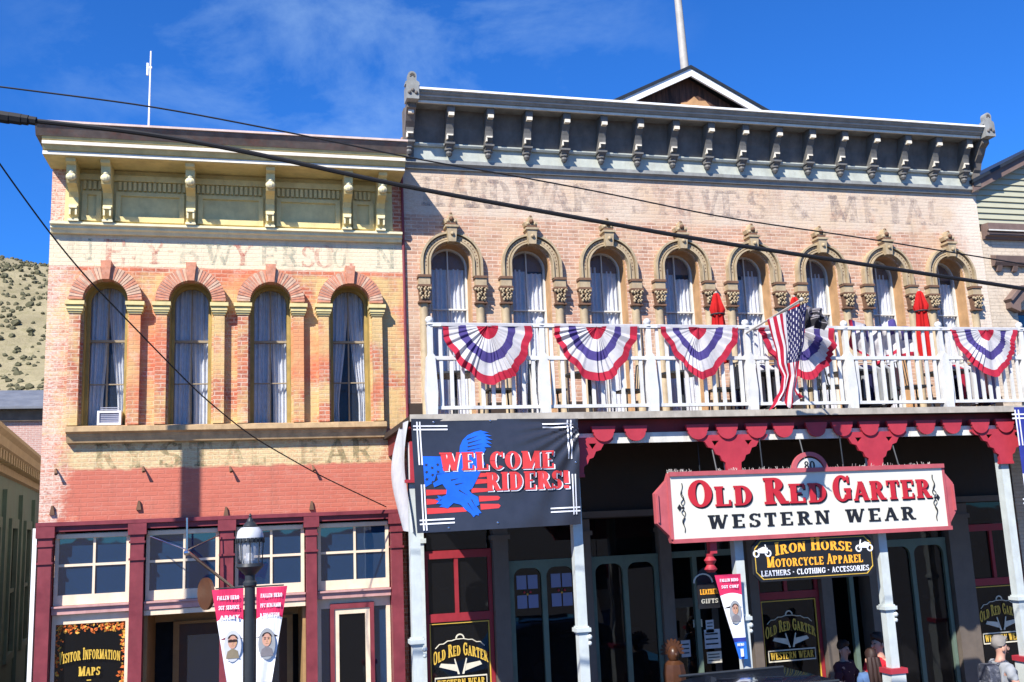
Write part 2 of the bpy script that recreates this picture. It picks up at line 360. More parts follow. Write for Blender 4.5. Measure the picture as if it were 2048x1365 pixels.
# ------------------------------------------------------------------ materials
M = {}
M['brickL'] = brick('weathered red brick', (.57, .19, .10), (.34, .09, .055), (.58, .40, .30), lay_left)
M['brickR'] = brick('faded pink brick', (.56, .33, .225), (.35, .18, .12), (.60, .46, .36), lay_right)
M['brickP'] = brick('pale pink brick', (.52, .30, .25), (.45, .25, .21), (.58, .48, .42))
M['brickC'] = brick('cream painted brick', (.62, .52, .40), (.58, .48, .37), (.52, .43, .33), None, .066, .2, .006, .8)
M['vous'] = paint('red voussoir brick', (.54, .23, .14), .9, .3, (.62, .5, .4), .5, 12, False)
M['vous2'] = paint('pale voussoir brick', (.58, .38, .26), .9, .3, (.66, .55, .42), .5, 12, False)
M['mortar'] = paint('pale lime mortar', (.62, .45, .35), .95, .2, (.4, .2, .12), .3, 10, False)
M['ochre'] = paint('ochre jamb paint', (.36, .25, .075), .7, .3, (.12, .08, .04), .5)
M['cream'] = paint('aged cream paint', (.76, .68, .42), .6, .15, (.3, .24, .12), .25)
M['olive'] = paint('weathered olive cream paint', (.66, .54, .25), .65, .2, (.25, .2, .1), .22)
M['stone'] = paint('tan painted iron', (.40, .31, .19), .6, .22, (.16, .10, .05), .5, 7)
M['stoned'] = paint('rusty brown iron', (.16, .085, .05), .8, .3, (.05, .03, .02), .5, 9)
M['casing'] = paint('tan window casing', (.46, .27, .13), .6, .25, (.15, .09, .05), .4)
M['whitecas'] = paint('white window casing', (.62, .60, .54), .6, .15, (.25, .2, .15), .3)
M['sill'] = paint('peeling ochre sill', (.50, .34, .18), .8, .3, (.16, .09, .05), .6, 6)
M['rust'] = paint('corroded tin', (.20, .15, .12), .7, .45, (.30, .09, .05), .7, 4, False)
M['tin'] = paint('pale pink roof tin', (.62, .48, .42), .55, .2, (.3, .2, .15), .4)
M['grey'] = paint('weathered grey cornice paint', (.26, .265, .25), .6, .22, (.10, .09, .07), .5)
M['greyd'] = paint('shade darkened weathered cornice paint', (.15, .132, .115), .7, .3, (.05, .04, .035), .5)  # shade under the cornice is put into this darker colour
M['greyb'] = paint('shade darkened bracket paint', (.14, .135, .125), .6, .25, (.04, .035, .03), .4)  # brackets coloured dark to carry the cornice shadow
M['deckedge'] = paint('grey weathered deck edge', (.40, .36, .30), .8, .25, (.15, .12, .09), .6)
M['patchw'] = paint('raw pine patch', (.50, .28, .13), .8, .2, (.2, .1, .05), .3)
M['greyl'] = paint('pale grey green frieze paint', (.45, .47, .41), .55, .18, (.25, .24, .18), .4)
M['lip'] = paint('pale cream cornice lip', (.72, .66, .54), .5, .15, (.3, .25, .2), .3)
M['maroon'] = paint('maroon shopfront paint', (.19, .032, .042), .5, .25, (.08, .02, .02), .35)
M['maroonc'] = paint('pale mauve trim paint', (.50, .28, .26), .5, .2, (.2, .06, .06), .35)
M['buff'] = paint('buff cream sash paint', (.74, .60, .44), .5, .12, (.3, .2, .12), .25)
M['white'] = paint('white gloss paint', (.60, .60, .585), .55, .12, (.30, .27, .23), .5)
M['whitew'] = paint('weathered white boards', (.62, .60, .54), .7, .2, (.25, .22, .17), .6)
M['post'] = paint('pale grey green post paint', (.50, .54, .52), .5, .12, (.22, .22, .2), .3)
M['redshop'] = paint('shade darkened shop red', (.27, .02, .028), .5, .15, (.1, .01, .01), .3)  # darker copy of the red, with the porch shade put into it
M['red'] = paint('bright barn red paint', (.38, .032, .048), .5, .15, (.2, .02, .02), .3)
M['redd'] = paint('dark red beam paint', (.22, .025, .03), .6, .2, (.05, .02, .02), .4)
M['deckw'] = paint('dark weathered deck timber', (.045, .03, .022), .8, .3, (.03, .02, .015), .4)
M['teal'] = paint('grey teal door paint', (.11, .155, .12), .5, .15, (.04, .05, .045), .3)
M['shopgrey'] = paint('grey brown pilaster paint', (.13, .105, .085), .6, .15, (.05, .045, .04), .3)
M['shopdark'] = paint('dark shopfront boards', (.04, .027, .02), .7, .2, (.015, .012, .01), .3)
M['woodb'] = paint('varnished brown wood', (.07, .027, .012), .4, .3, (.06, .03, .015), .4)
M['tanwood'] = paint('tan entrance lining', (.34, .21, .09), .6, .2, (.12, .07, .03), .4)
M['black'] = plain('black iron', (.024, .028, .033), .45)
M['rubber'] = plain('black cable sheath', (.012, .012, .014), .55)
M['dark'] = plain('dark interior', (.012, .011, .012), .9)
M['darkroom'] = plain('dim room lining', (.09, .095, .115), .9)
M['glassU'] = glass('upstairs window glass', (.08, .10, .15), .12, 1.7)
M['glassS'] = glass('shop transom glass', (.006, .030, .082), .84, 2.0)  # blue sky reflection is put into the glass base colour
M['glassD'] = glass('dark shop glass', (.006, .006, .007), .75, 1.5)
M['lampglass'] = glass('hazy lamp glass', (.55, .56, .58), .45, 1.5, .15)
def cloth(name, c, r=.85, tr=.35):
    t = NT(name); v = t.vec(); a = t.noise(v, 14, 3)
    col = t.mix(t.ramp(a, .3, .7), [x*.85 for x in c], c)
    d = t.bsdf(col, r, None, 0, 0, .2); q = t.n('ShaderNodeBsdfTranslucent'); t.set(q.inputs[0], col)
    mx = t.n('ShaderNodeMixShader'); mx.inputs[0].default_value = tr
    t.t.links.new(d.outputs[0], mx.inputs[1]); t.t.links.new(q.outputs[0], mx.inputs[2]); return t.done(mx)
M['curtain'] = cloth('white lace curtain', (.86, .88, .93), .9, .12)
M['blind'] = cloth('brown roller blind', (.30, .20, .15), .9, .2)
M['winframe'] = paint('dull brown sash paint', (.30, .24, .16), .7, .2, (.15, .1, .05), .4)
M['cred'] = cloth('red bunting cloth', (.52, .03, .065)); M['cwhite'] = cloth('white bunting cloth', (.68, .665, .68)); M['cblue'] = cloth('blue bunting cloth', (.085, .066, .25))
M['fred'] = cloth('red flag cloth', (.50, .02, .05)); M['fwhite'] = cloth('white flag cloth', (.72, .70, .72)); M['fblue'] = cloth('navy flag cloth', (.03, .03, .10))
M['fblack'] = cloth('black flag cloth', (.03, .03, .035)); M['fgrey'] = cloth('grey flag emblem', (.30, .28, .30))
M['umbred'] = cloth('red umbrella canvas', (.60, .02, .02))
M['vinyl'] = plain('charcoal banner vinyl', (.028, .030, .042), .32, .5); M['vblue'] = plain('bright blue print', (.015, .12, .66), .4); M['vred'] = plain('coral red print', (.62, .05, .05), .4); M['vwhite'] = plain('white print', (.78, .78, .80), .4)
M['vback'] = plain('grey white banner back', (.50, .51, .53), .5)
M['signw'] = paint('cream sign board', (.63, .61, .52), .4, .06, (.5, .45, .35), .15); M['signr'] = paint('sign lettering red', (.45, .02, .03), .4, .1, (.2, .01, .01), .1)
M['signb'] = plain('sign lettering black', (.015, .015, .018), .4); M['signf'] = paint('rose red sign frame', (.42, .09, .10), .5, .15, (.2, .05, .05), .3)
M['gold'] = plain('gilded lettering', (.62, .40, .06), .35); M['orange'] = plain('orange sign lettering', (.95, .42, .04), .4); M['cream2'] = plain('cream lettering', (.62, .58, .46), .5)
M['leafo'] = plain('orange leaf garland', (.55, .12, .02), .7); M['leafy'] = plain('yellow leaf garland', (.60, .32, .05), .7)
M['pinkred'] = plain('crimson pennant print', (.62, .03, .10), .5); M['pblue'] = plain('royal blue pennant print', (.03, .16, .62), .5); M['pnavy'] = plain('navy pennant print', (.03, .04, .24), .5)
M['skin'] = paint('skin', (.50, .27, .19), .55, .1, (.4, .15, .1), .2, 8, False, .05); M['hairg'] = plain('short grey hair', (.20, .18, .16), .8); M['hairb'] = plain('dark brown hair', (.03, .015, .012), .6)
M['tgrey'] = plain('grey cotton shirt', (.28, .29, .30), .9); M['tred'] = plain('red cotton shirt', (.50, .015, .03), .9); M['denim'] = plain('blue denim', (.07, .13, .26), .9); M['tdark'] = plain('dark maroon jacket', (.06, .02, .03), .9); M['khaki'] = plain('khaki trousers', (.22, .18, .12), .9)
M['pack'] = paint('dark patterned backpack', (.05, .055, .075), .7, .5, (.5, .5, .52), .5, 14, False)
M['acw'] = paint('white appliance plastic', (.74, .72, .72), .5, .06, (.5, .45, .4), .2); M['acg'] = plain('grey vent grille', (.36, .36, .42), .6)
M['green1'] = paint('grey green wall boards', (.11, .20, .17), .7, .2, (.06, .08, .07), .4, 3); M['greenc'] = paint('cream cornice paint', (.36, .33, .20), .7, .2, (.2, .16, .1), .4)
M['roofg'] = paint('grey metal roof', (.16, .17, .19), .5, .2, (.08, .07, .06), .4, 2)
M['pole'] = paint('galvanised pole', (.42, .40, .36), .5, .2, (.2, .17, .14), .5, 3)
M['timber'] = paint('grey utility timber', (.16, .12, .09), .9, .3, (.05, .04, .03), .4, 4)
M['brownt'] = paint('brown trim', (.17, .115, .095), .6, .2, (.05, .03, .02), .3)
M['whitet'] = paint('clean white trim', (.80, .80, .78), .5, .05, (.5, .45, .4), .15)
M['car'] = plain('dark blue car paint', (.01, .014, .028), .2, .6, Coat_Weight=.8); M['chrome'] = plain('chrome', (.55, .55, .56), .2, .5, Metallic=1.0)
M['green'] = plain('potted leaves', (.05, .10, .03), .7); M['stain'] = glass('blue stained glass', (.03, .12, .32), .9, 1.9)
def siding(name, c, pitch, depth=.7):
    t = NT(name); g = t.n('ShaderNodeNewGeometry').outputs['Position']; sp = t.n('ShaderNodeSeparateXYZ'); t.set(sp.inputs[0], g)
    n = t.noise(g, 3, 5); return t.done(t.bsdf(t.mix(t.ramp(n, .3, .7), [x*.9 for x in c], c), .6, None))
M['siding'] = siding('pale green lap siding', (.40, .39, .28), .1)
t = NT('dark barn boards'); g = t.vec(); sp = t.n('ShaderNodeSeparateXYZ'); t.set(sp.inputs[0], g)
a = t.noise(g, 3.0, 5, .7, (7, 1, .5)); M['barn'] = t.done(t.bsdf(t.mix(t.ramp(a, .35, .68), (.028, .013, .009), (.15, .065, .038)), .8, a, .4, .02)); 
t = NT('dry sagebrush hillside'); g = t.n('ShaderNodeNewGeometry').outputs['Position']; a = t.noise(g, .12, 6, .65); b = t.noise(g, .9, 5, .7)
col = t.mix(t.ramp(a, .35, .65), (.22, .19, .115), (.32, .275, .17)); col = t.mix(t.m('MULTIPLY', t.ramp(b, .5, .66), .6), col, (.20, .18, .09)); M['hill'] = t.done(t.bsdf(col, 1.0, b, .6, .5, .05))
t = NT('asphalt'); g = t.n('ShaderNodeNewGeometry').outputs['Position']; a = t.noise(g, .6, 5); b = t.noise(g, 40, 3)
M['asphalt'] = t.done(t.bsdf(t.mix(a, (.085, .075, .065), (.125, .115, .10)), .9, b, .3, .01))
t = NT('boardwalk planks'); g = t.n('ShaderNodeNewGeometry').outputs['Position']; a = t.noise(g, 2, 5, .6, (8, 1, 1)); M['walk'] = t.done(t.bsdf(t.mix(a, (.14, .10, .07), (.25, .19, .13)), .9, a, .4, .02))
t = NT('sagebrush'); g = t.n('ShaderNodeNewGeometry').outputs['Position']; a = t.noise(g, .5, 4); M['shrub'] = t.done(t.bsdf(t.mix(t.ramp(a, .3, .7), (.075, .072, .036), (.14, .13, .075)), 1.0, None))
def wornset():
    M['ghostR'] = worn('ghost lettering grey', (.31, .245, .22), .5); M['ghostL'] = worn('ghost lettering olive', (.22, .18, .09), .75); M['ghostRed'] = worn('ghost lettering red', (.52, .16, .12), .62); M['ghostG'] = worn('ghost lettering green grey', (.36, .38, .30), .6)
wornset()

# ------------------------------------------------------------------ ground, hill
GZ = -.6; WZ = -.45; FY = 15.6
kind(MB().add([(-3000, -3000, GZ), (3000, -3000, GZ), (3000, 3000, GZ), (-3000, 3000, GZ)], [(0, 1, 2, 3)]).build('street', M['asphalt']), 'structure')
kind(MB().box(-2.9, 30, 12.3, 15.58, GZ-.2, WZ).build('boardwalk', M['walk']), 'structure')
def hz(x, y):
    t = max(0, min(1, (y-48)/165)); top = 64 - .06*max(0, x+45) + 5*sin(x*.03) + .10*min(0, x+45)*.3
    k = t*t*(3-2*t)*.35 + t*.65
    return GZ - .3 + max(0, top)*k + (1.2*sin(x*.11+y*.07) + .8*sin(x*.23-y*.13))*min(1, t*4)
mb = MB(); nx, ny = 120, 60
for j in range(ny+1):
    for i in range(nx+1):
        x = -260 + 520*i/nx; y = 44 + 300*j/ny; mb.v.append((x, y, hz(x, y)))
mb.f = [(j*(nx+1)+i, j*(nx+1)+i+1, (j+1)*(nx+1)+i+1, (j+1)*(nx+1)+i) for j in range(ny) for i in range(nx)]; mb.mi = [0]*len(mb.f)
kind(mb.build('hillside', M['hill'], smooth=True), 'structure')
mb = MB(); rnd = random.Random(3)
for k in range(2600):
    y = 60 + 155*rnd.random()**.8; x = -y*(.36 - .30*rnd.random()) + rnd.uniform(-3, 3)
    r = rnd.uniform(.15, .40)*(1.5 if rnd.random() < .12 else 1.0); z = hz(x, y)
    o = len(mb.v); mb.ball((x, y, z+r*.35), r, 0, 4, (1, 1, .8))
    for i in range(o, len(mb.v)):
        p = mb.v[i]; q = rnd.uniform(-.22, .22)*r; mb.v[i] = (p[0]+q, p[1]+rnd.uniform(-.2, .2)*r, p[2]+rnd.uniform(-.25, .2)*r)
o = kind(mb.build('sagebrush', M['shrub']), 'stuff'); tag(o, 'dark sagebrush clumps scattered over the dry hillside', 'shrubs')

# ------------------------------------------------------------------ left building: red brick, two storeys
LB = thing('red_brick_building', 'weathered red and yellow brick building with four arched windows and a maroon shopfront', 'building', (-.2, FY, WZ))
X0, X1 = -2.84, 2.405
WC = [-2.03, -.835, .335, 1.54]; HW = .305
ZS, ZP = 4.9, 6.79
fr = MB().prism([(X0, 3.56), (X1, 3.56), (X1, 9.0), (X0, 9.0)], FY, FY+.36, [archpoly(c, HW, ZS, ZP) for c in WC])
fr.build('front_wall', M['brickL'], LB)
sw = MB().box(X0, X0+.3, FY+.36, 30, WZ, 9.0).box(X1-.3, X1, FY+.36, 30, WZ, 9.0).box(X0+.3, X1-.3, 29.7, 30, WZ, 9.0)
sw.build('side_wall', M['brickL'], LB)
MB().box(X0+.3, X1-.3, FY+.36, 29.7, 8.8, 8.9).build('roof', M['roofg'], LB)
it = MB().box(X0+.3, X1-.3, FY+.34, 29.6, 3.57, 3.7).box(X0+.31, X1-.31, 17.6, 17.7, 3.7, 8.8).box(X0+.31, X1-.31, 18.6, 18.7, WZ, 3.5)
it.build('interior', M['darkroom'], LB)
# windows
def curtain(x0, x1, z0, z1, y, gather=0.0, side=1, n=26):
    mb = MB(); nz = 14; vs = []
    for j in range(nz+1):
        t = j/nz; z = z1 + (z0-z1)*t
        g = gather*(t**1.4 if t < .82 else .82**1.4)
        for i in range(n+1):
            u = i/n
            x = x0 + (x1-x0)*u*(1-g) if side > 0 else x1 - (x1-x0)*u*(1-g)
            vs.append((x, y + .022*sin(u*n*1.05) + .012*sin(u*9+t*3), z))
    mb.add(vs, [(j*(n+1)+i, j*(n+1)+i+1, (j+1)*(n+1)+i+1, (j+1)*(n+1)+i) for j in range(nz) for i in range(n)])
    return mb
for k, c in enumerate(WC):
    lin = MB().prism(archpoly(c, HW, ZS, ZP), FY+.015, FY+.355, [archpoly(c, HW-.012, ZS+.012, ZP)]); lin.build('window_reveal', M['ochre'], LB)
    f = MB().prism(archpoly(c, HW-.013, ZS+.013, ZP), FY+.27, FY+.345, [archpoly(c, HW-.045, ZS+.06, ZP)])
    f.box(c-.265, c+.265, FY+.265, FY+.33, 6.205, 6.24); f.box(c-.011, c+.011, FY+.28, FY+.325, ZS+.05, 6.2); f.box(c-.010, c+.010, FY+.28, FY+.325, 6.24, ZP+.262)
    f.box(c-.262, c-.011, FY+.285, FY+.32, 5.565, 5.582); f.box(c+.011, c+.262, FY+.285, FY+.32, 5.565, 5.582)
    MB().prism(archpoly(c, HW-.013, ZS+.02, ZP), FY+.19, FY+.268, [archpoly(c, HW-.06, ZS+.05, ZP)]).build('window_casing', M['ochre'], LB)
    wf = f.build('window', M['winframe'], LB, (c, FY, ZS))
    MB().prism(archpoly(c, HW-.04, ZS+.05, ZP), FY+.30, FY+.304).build('pane', M['glassU'], wf)
    ga, gb = [(.35, .72), (.1, .25), (.12, .3), (.72, .78)][k]
    cu = curtain(c-HW+.02, c+.02, ZS+.05, ZP+.27, FY+.385, ga, 1); d = curtain(c-.02, c+HW-.02, ZS+.05, ZP+.27, FY+.395, gb, -1); cu.add(d.v, d.f)
    cu.build('curtain', M['curtain'], wf, smooth=True)
    # pilasters, capitals and brick hood
    for sgn in (-1, 1):
        xa = c + sgn*(HW+.03); xb = c + sgn*(HW+.185); a, b = min(xa, xb), max(xa, xb)
        pl = MB().box(a, b, FY-.11, FY+.01, 4.93, 6.57).build('pilaster', M['brickL'], LB)
        cp = MB().box(a-.015, b+.015, FY-.125, FY+.01, 6.57, 6.605).box(a-.04, b+.04, FY-.16, FY+.01, 6.63, 6.67).box(a-.055, b+.055, FY-.185, FY+.01, 6.69, 6.745).box(a-.03, b+.03, FY-.145, FY+.008, 6.60, 6.70)
        cp.build('capital', M['olive'], pl)
    hd = MB(); R0, R1, n = HW+.005, .505, 31
    zc = ZP - .02
    hd.prism(arc(c, zc, R1-.01, 0, 180, 24) + arc(c, zc, R0+.008, 180, 0, 24), FY-.145, FY+.005, m=2)
    for i in range(n):
        a0 = 180*i/n + .75; a1 = 180*(i+1)/n - .75
        hd.prism(arc(c, zc, R1, a0, a1, 2) + arc(c, zc, R0, a1, a0, 2), FY-.155+random.uniform(-.004, .004), FY+.01, m=random.choice((0, 0, 1)))
    h = hd.build('arch_hood', [M['vous'], M['vous2'], M['mortar']], LB, (c, FY, zc))
    MB().prism([(c-.05, zc+R0-.01), (c+.05, zc+R0-.01), (c+.075, zc+.58), (c-.075, zc+.58)], FY-.20, FY).build('keystone', M['vous'], h)
# sill
MB().prism([(FY, 4.68), (FY-.10, 4.68), (FY-.13, 4.76), (FY-.15, 4.79), (FY-.15, 4.80), (FY-.21, 4.83), (FY-.21, 4.90), (FY-.02, 4.93), (FY, 4.93)], -2.50, 2.06, ax='x').build('sill', M['sill'], LB)
# cornice
MB().prism([(FY, 8.79), (15.0, 8.775), (14.95, 8.775), (14.95, 8.835), (14.92, 8.85), (14.88, 8.91), (14.88, 8.965), (14.85, 8.975), (14.83, 9.02), (FY, 9.02)], X0-.02, X1-.04, ax='x').build('cornice', M['olive'], LB)
co = [o for o in LB.children if o.name.startswith('cornice')][0]
MB().box(X0-.022, X1-.045, 14.935, 14.955, 8.78, 8.832).build('lip', M['lip'], co)
MB().box(X0-.022, X1-.045, 14.855, 14.885, 8.91, 8.96).build('lip', M['lip'], co)
MB().prism([(14.82, 9.015), (14.74, 9.15), (14.74, 9.175), (FY+.3, 9.175), (FY+.3, 9.015)], X0-.10, X1-.03, ax='x').build('gutter', M['rust'], co)
MB().prism([(14.71, 9.177), (14.71, 9.208), (FY+.4, 9.25), (FY+.4, 9.177)], X0-.12, X1-.02, ax='x').build('roof_edge', M['tin'], co)
MB().box(X0+.2, X1-.17, FY-.06, FY, 7.93, 8.785).build('frieze', M['olive'], co)
MB().prism([(FY, 7.79), (FY-.07, 7.79), (FY-.09, 7.83), (FY-.13, 7.85), (FY-.13, 7.88), (FY-.17, 7.90), (FY-.17, 7.935), (FY, 7.95)], X0+.02, X1-.03, ax='x').build('moulding', M['cream'], co)
BX = [-2.50, -2.03, -.85, .32, 1.50, 2.03]
br = MB(); bx = BX[0]
prof = [(0, 7.94), (.09, 7.94), (.10, 8.02), (.15, 8.08), (.17, 8.14), (.14, 8.2), (.135, 8.30), (.18, 8.37), (.26, 8.41), (.38, 8.44), (.41, 8.50), (.405, 8.56), (.43, 8.60), (.44, 8.69), (.52, 8.72), (.535, 8.772), (0, 8.785)]
br.prism([(FY-.06-d, z) for d, z in prof], bx-.065, bx+.065, ax='x', m=0)
br.box(bx-.055, bx+.055, FY-.265, FY-.19, 8.12, 8.165, 1).box(bx-.055, bx-.03, FY-.25, FY-.17, 8.02, 8.12, 1).box(bx+.03, bx+.055, FY-.25, FY-.17, 8.02, 8.12, 1)
br.ball((bx, FY-.485, 8.52), .066, 1, 8, (1.1, .8, .9)).ball((bx, FY-.485, 8.585), .04, 1, 6)
br.box(bx-.075, bx+.075, FY-.20, FY-.06, 7.941, 7.975, 1)
b0 = br.build('bracket', [M['olive'], M['cream']], co, (bx, FY, 8))
for x in BX[1:]: rep(b0, (x-bx, 0, 0))
dn = MB(); x = -2.60
while x < 2.15:
    if min(abs(x+.02-q) for q in BX) > .10: dn.box(x, x+.042, FY-.105, FY-.06, 8.47, 8.60)
    x += .0705
dn.box(X0+.2, X1-.18, FY-.12, FY-.06, 8.61, 8.70)
dn.build('dentils', M['olive'], co)
for a, b in zip(BX, BX[1:]):
    p = MB(); a += .10; b -= .10
    p.box(a, b, FY-.10, FY-.06, 8.385, 8.44).box(a, b, FY-.10, FY-.06, 7.98, 8.06).box(a, a+.07, FY-.098, FY-.06, 8.06, 8.385).box(b-.07, b, FY-.098, FY-.06, 8.06, 8.385)
    p.prism([(a, 7.976), (a+.10, 7.976), (a, 8.05)], FY-.13, FY-.1); p.build('frieze_panel', M['olive'], co)
# painted wall lettering
gm = MB()
for st, px, wpx, z0, h, mi in (('J', 166, 20, 7.40, .33, 1), ('.', 176, 9, 7.40, .3, 1), ('E', 207, 44, 7.35, .38, 0), ('.', 262, 10, 7.42, .35, 0), ('Y', 287, 46, 7.36, .37, 0), ('-', 334, 14, 7.40, .33, 0), ('B', 355, 46, 7.38, .33, 1), ('W', 412, 52, 7.37, .33, 1), ('Y', 468, 36, 7.37, .33, 0), ('E', 520, 34, 7.38, .32, 1), ('R', 562, 34, 7.38, .32, 1), ('S', 603, 26, 7.36, .34, 0), ('C', 628, 38, 7.36, .37, 0), ('O', 666, 26, 7.37, .33, 1), ('.', 697, 12, 7.38, .4, 0), ('N', 750, 40, 7.38, .33, 1)):
    a = at(px, 505, FY); b = at(px+wpx, 505, FY); text(gm, st, a.x, z0, h, FY-.004, width=b.x-a.x, T=.17, s=.09, m=mi)
gm.build('painted_lettering', [M['ghostRed'], M['ghostG']], LB)
gm = MB()
for st, px, wpx in (('R', 188, 46), ('Y', 245, 56), ('S', 318, 46), ('T', 378, 46), ('A', 446, 44), ('L', 500, 32), ('B', 598, 44), ('A', 652, 44), ('R', 702, 44)):
    a = at(px, 915, FY); b = at(px+wpx, 915, FY); text(gm, st, a.x, 4.31, .36, FY-.004, width=b.x-a.x, T=.2, s=.09)
gm.build('painted_lettering', M['ghostL'], LB)
# iron anchors and hooks in the wall
for px, py in ((112, 950), (286, 945), (460, 945), (625, 942), (786, 940)):
    p = at(px, py, FY); a = MB().tube([p+Vector((0, .02, .08)), p+Vector((0, -.06, .07)), p+Vector((.02, -.11, 0))], [.014, .014, .026], 6)
    a.build('wall_hook', M['stoned'], LB)
for px, py in ((105, 1022), (278, 1012), (452, 1024), (623, 1012)):
    p = at(px, py, FY); MB().prism([(p.x-.035, p.z-.06), (p.x+.035, p.z-.06), (p.x+.012, p.z+.07), (p.x-.012, p.z+.07)], FY-.04, FY).build('wall_anchor', M['stoned'], LB)
# shopfront
PX_ = [(-2.82, -2.645), (-1.61, -1.43), (-.38, -.195), (.845, 1.0), (2.11, 2.28)]
MB().box(X0+.01, X1-.04, FY-.03, FY+.3, 3.44, 3.555).box(X0-.02, X1-.02, FY-.08, FY+.28, 3.52, 3.575).build('shop_header', M['maroon'], LB)
for a, b in PX_:
    p = MB().box(a, b, FY-.05, FY+.2, WZ, 3.0).box(a-.02, b+.02, FY-.075, FY+.18, 3.0, 3.03).box(a, b, FY-.055, FY+.19, 3.03, 3.24).box(a-.02, b+.02, FY-.075, FY+.18, 3.24, 3.27).box(a-.005, b+.005, FY-.06, FY+.17, 3.27, 3.36).box(a-.035, b+.035, FY-.09, FY+.17, 3.36, 3.515)
    p.build('shop_pier', M['maroon'], LB)
for k in range(4):
    a = PX_[k][1]; b = PX_[k+1][0]; y = FY+.10
    f = MB().prism([(a+.02, 2.42), (b-.02, 2.42), (b-.02, 3.41), (a+.02, 3.41)], y, y+.07, [[(a+.07, 2.56), (b-.07, 2.56), (b-.07, 3.34), (a+.07, 3.34)]])
    c = (a+b)/2+.02; f.box(c-.017, c+.017, y+.005, y+.06, 2.555, 3.345); f.box(a+.065, c-.017, y+.006, y+.06, 2.95, 2.985); f.box(c+.017, b-.065, y+.006, y+.06, 2.95, 2.985)
    f.box(a+.04, b-.04, y-.05, y, 3.345, 3.40)
    tw = f.build('transom_window', M['buff'], LB)
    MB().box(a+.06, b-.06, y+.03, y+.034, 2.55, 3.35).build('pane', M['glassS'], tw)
    MB().box(a+.01, b-.01, y-.06, y+.12, 2.30, 2.385).box(a+.01, b-.01, y-.10, y+.10, 2.39, 2.415).build('transom_rail', M['maroonc'], LB)
# bay 1: lettered display window with leaf garland
a, b = PX_[0][1], PX_[1][0]; y = FY+.12
sw_ = MB().prism([(a+.01, .3), (b-.01, .3), (b-.01, 2.29), (a+.01, 2.29)], y, y+.08, [[(a+.06, .42), (b-.06, .42), (b-.06, 2.16), (a+.06, 2.16)]]).box(a, b, y, y+.08, WZ, .3).build('display_window', M['buff'], LB)
MB().box(a+.05, b-.05, y+.03, y+.034, .41, 2.17).build('pane', M['glassD'], sw_)
lt = MB(); cxw = (a+b)/2
def bow(x, z): return x, z + .05*(1-((x-cxw)/.4)**2)
text(lt, 'VISITOR INFORMATION', cxw-.40, 1.62, .13, y-.004, width=.80, T=.24, s=.12, e=.05, warp=bow, first=1.25)
text(lt, 'MAPS', cxw-.14, 1.45, .11, y-.004, width=.28, T=.26, s=.13, e=.05, first=1.15); text(lt, '-', cxw-.04, 1.34, .1, y-.004, width=.08, T=.3)
text(lt, 'LITERATURE', cxw-.25, 1.20, .11, y-.004, width=.5, T=.26, s=.13, e=.05, first=1.15)
lt.build('lettering', M['gold'], sw_)
gl = MB()
for i in range(330):
    q = random.random()
    if q < .4: x = random.uniform(a+.08, b-.08); z = random.uniform(2.03, 2.16)
    elif q < .68: x = a + .07 + abs(random.gauss(0, .04)); z = random.uniform(.8, 2.1)
    else: x = b - .07 - abs(random.gauss(0, .025)); z = random.uniform(.8, 2.1)
    s_ = random.uniform(.014, .034); r_ = random.random()*6; yy = y + .028 - random.random()*.02
    gl.add([(x+s_*cos(r_+j*1.57)*(1 if j % 2 else .55), yy+random.uniform(-.01, .01), z+s_*sin(r_+j*1.57)*(1 if j % 2 else .55)) for j in range(4)], [(0, 1, 2, 3)], random.choice((0, 0, 1)))
gl.build('leaf_garland', [M['leafo'], M['leafy']], sw_)
# bays 2 and 3: recessed entrance
for k in (1, 2):
    a, b = PX_[k][1], PX_[k+1][0]
    MB().box(a+.01, b-.01, FY+.06, FY+.12, 2.22, 2.29).build('entrance_head', M['buff'], LB)
MB().box(-1.43, .845, FY+.22, FY+1.6, 2.22, 2.30).build('entrance_ceiling', M['tanwood'], LB)
MB().box(-1.43, -1.38, FY+.21, FY+1.6, WZ, 2.22).box(.80, .845, FY+.21, FY+1.6, WZ, 2.22).box(-1.38, .80, FY+1.55, FY+1.6, 2.0, 2.22).build('entrance_lining', M['tanwood'], LB)
for a, b in ((-1.02, -.25), (-.15, .62)):
    y = FY+1.5
    d = MB().prism([(a, WZ), (b, WZ), (b, 1.95), (a, 1.95)], y, y+.05, [[(a+.12, .5), (b-.12, .5), (b-.12, 1.78), (a+.12, 1.78)]]).build('door', M['woodb'], LB)
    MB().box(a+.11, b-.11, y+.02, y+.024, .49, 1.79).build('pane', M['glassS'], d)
    MB().box(a-.09, a, y-.01, y+.06, WZ, 2.0).box(b, b+.09, y-.01, y+.06, WZ, 2.0).box(a, b, y-.01, y+.06, 1.955, 2.0).build('door_frame', M['tanwood'], LB)
    MB().ball((b-.05, y-.04, .55), .03).build('handle', M['chrome'], d)
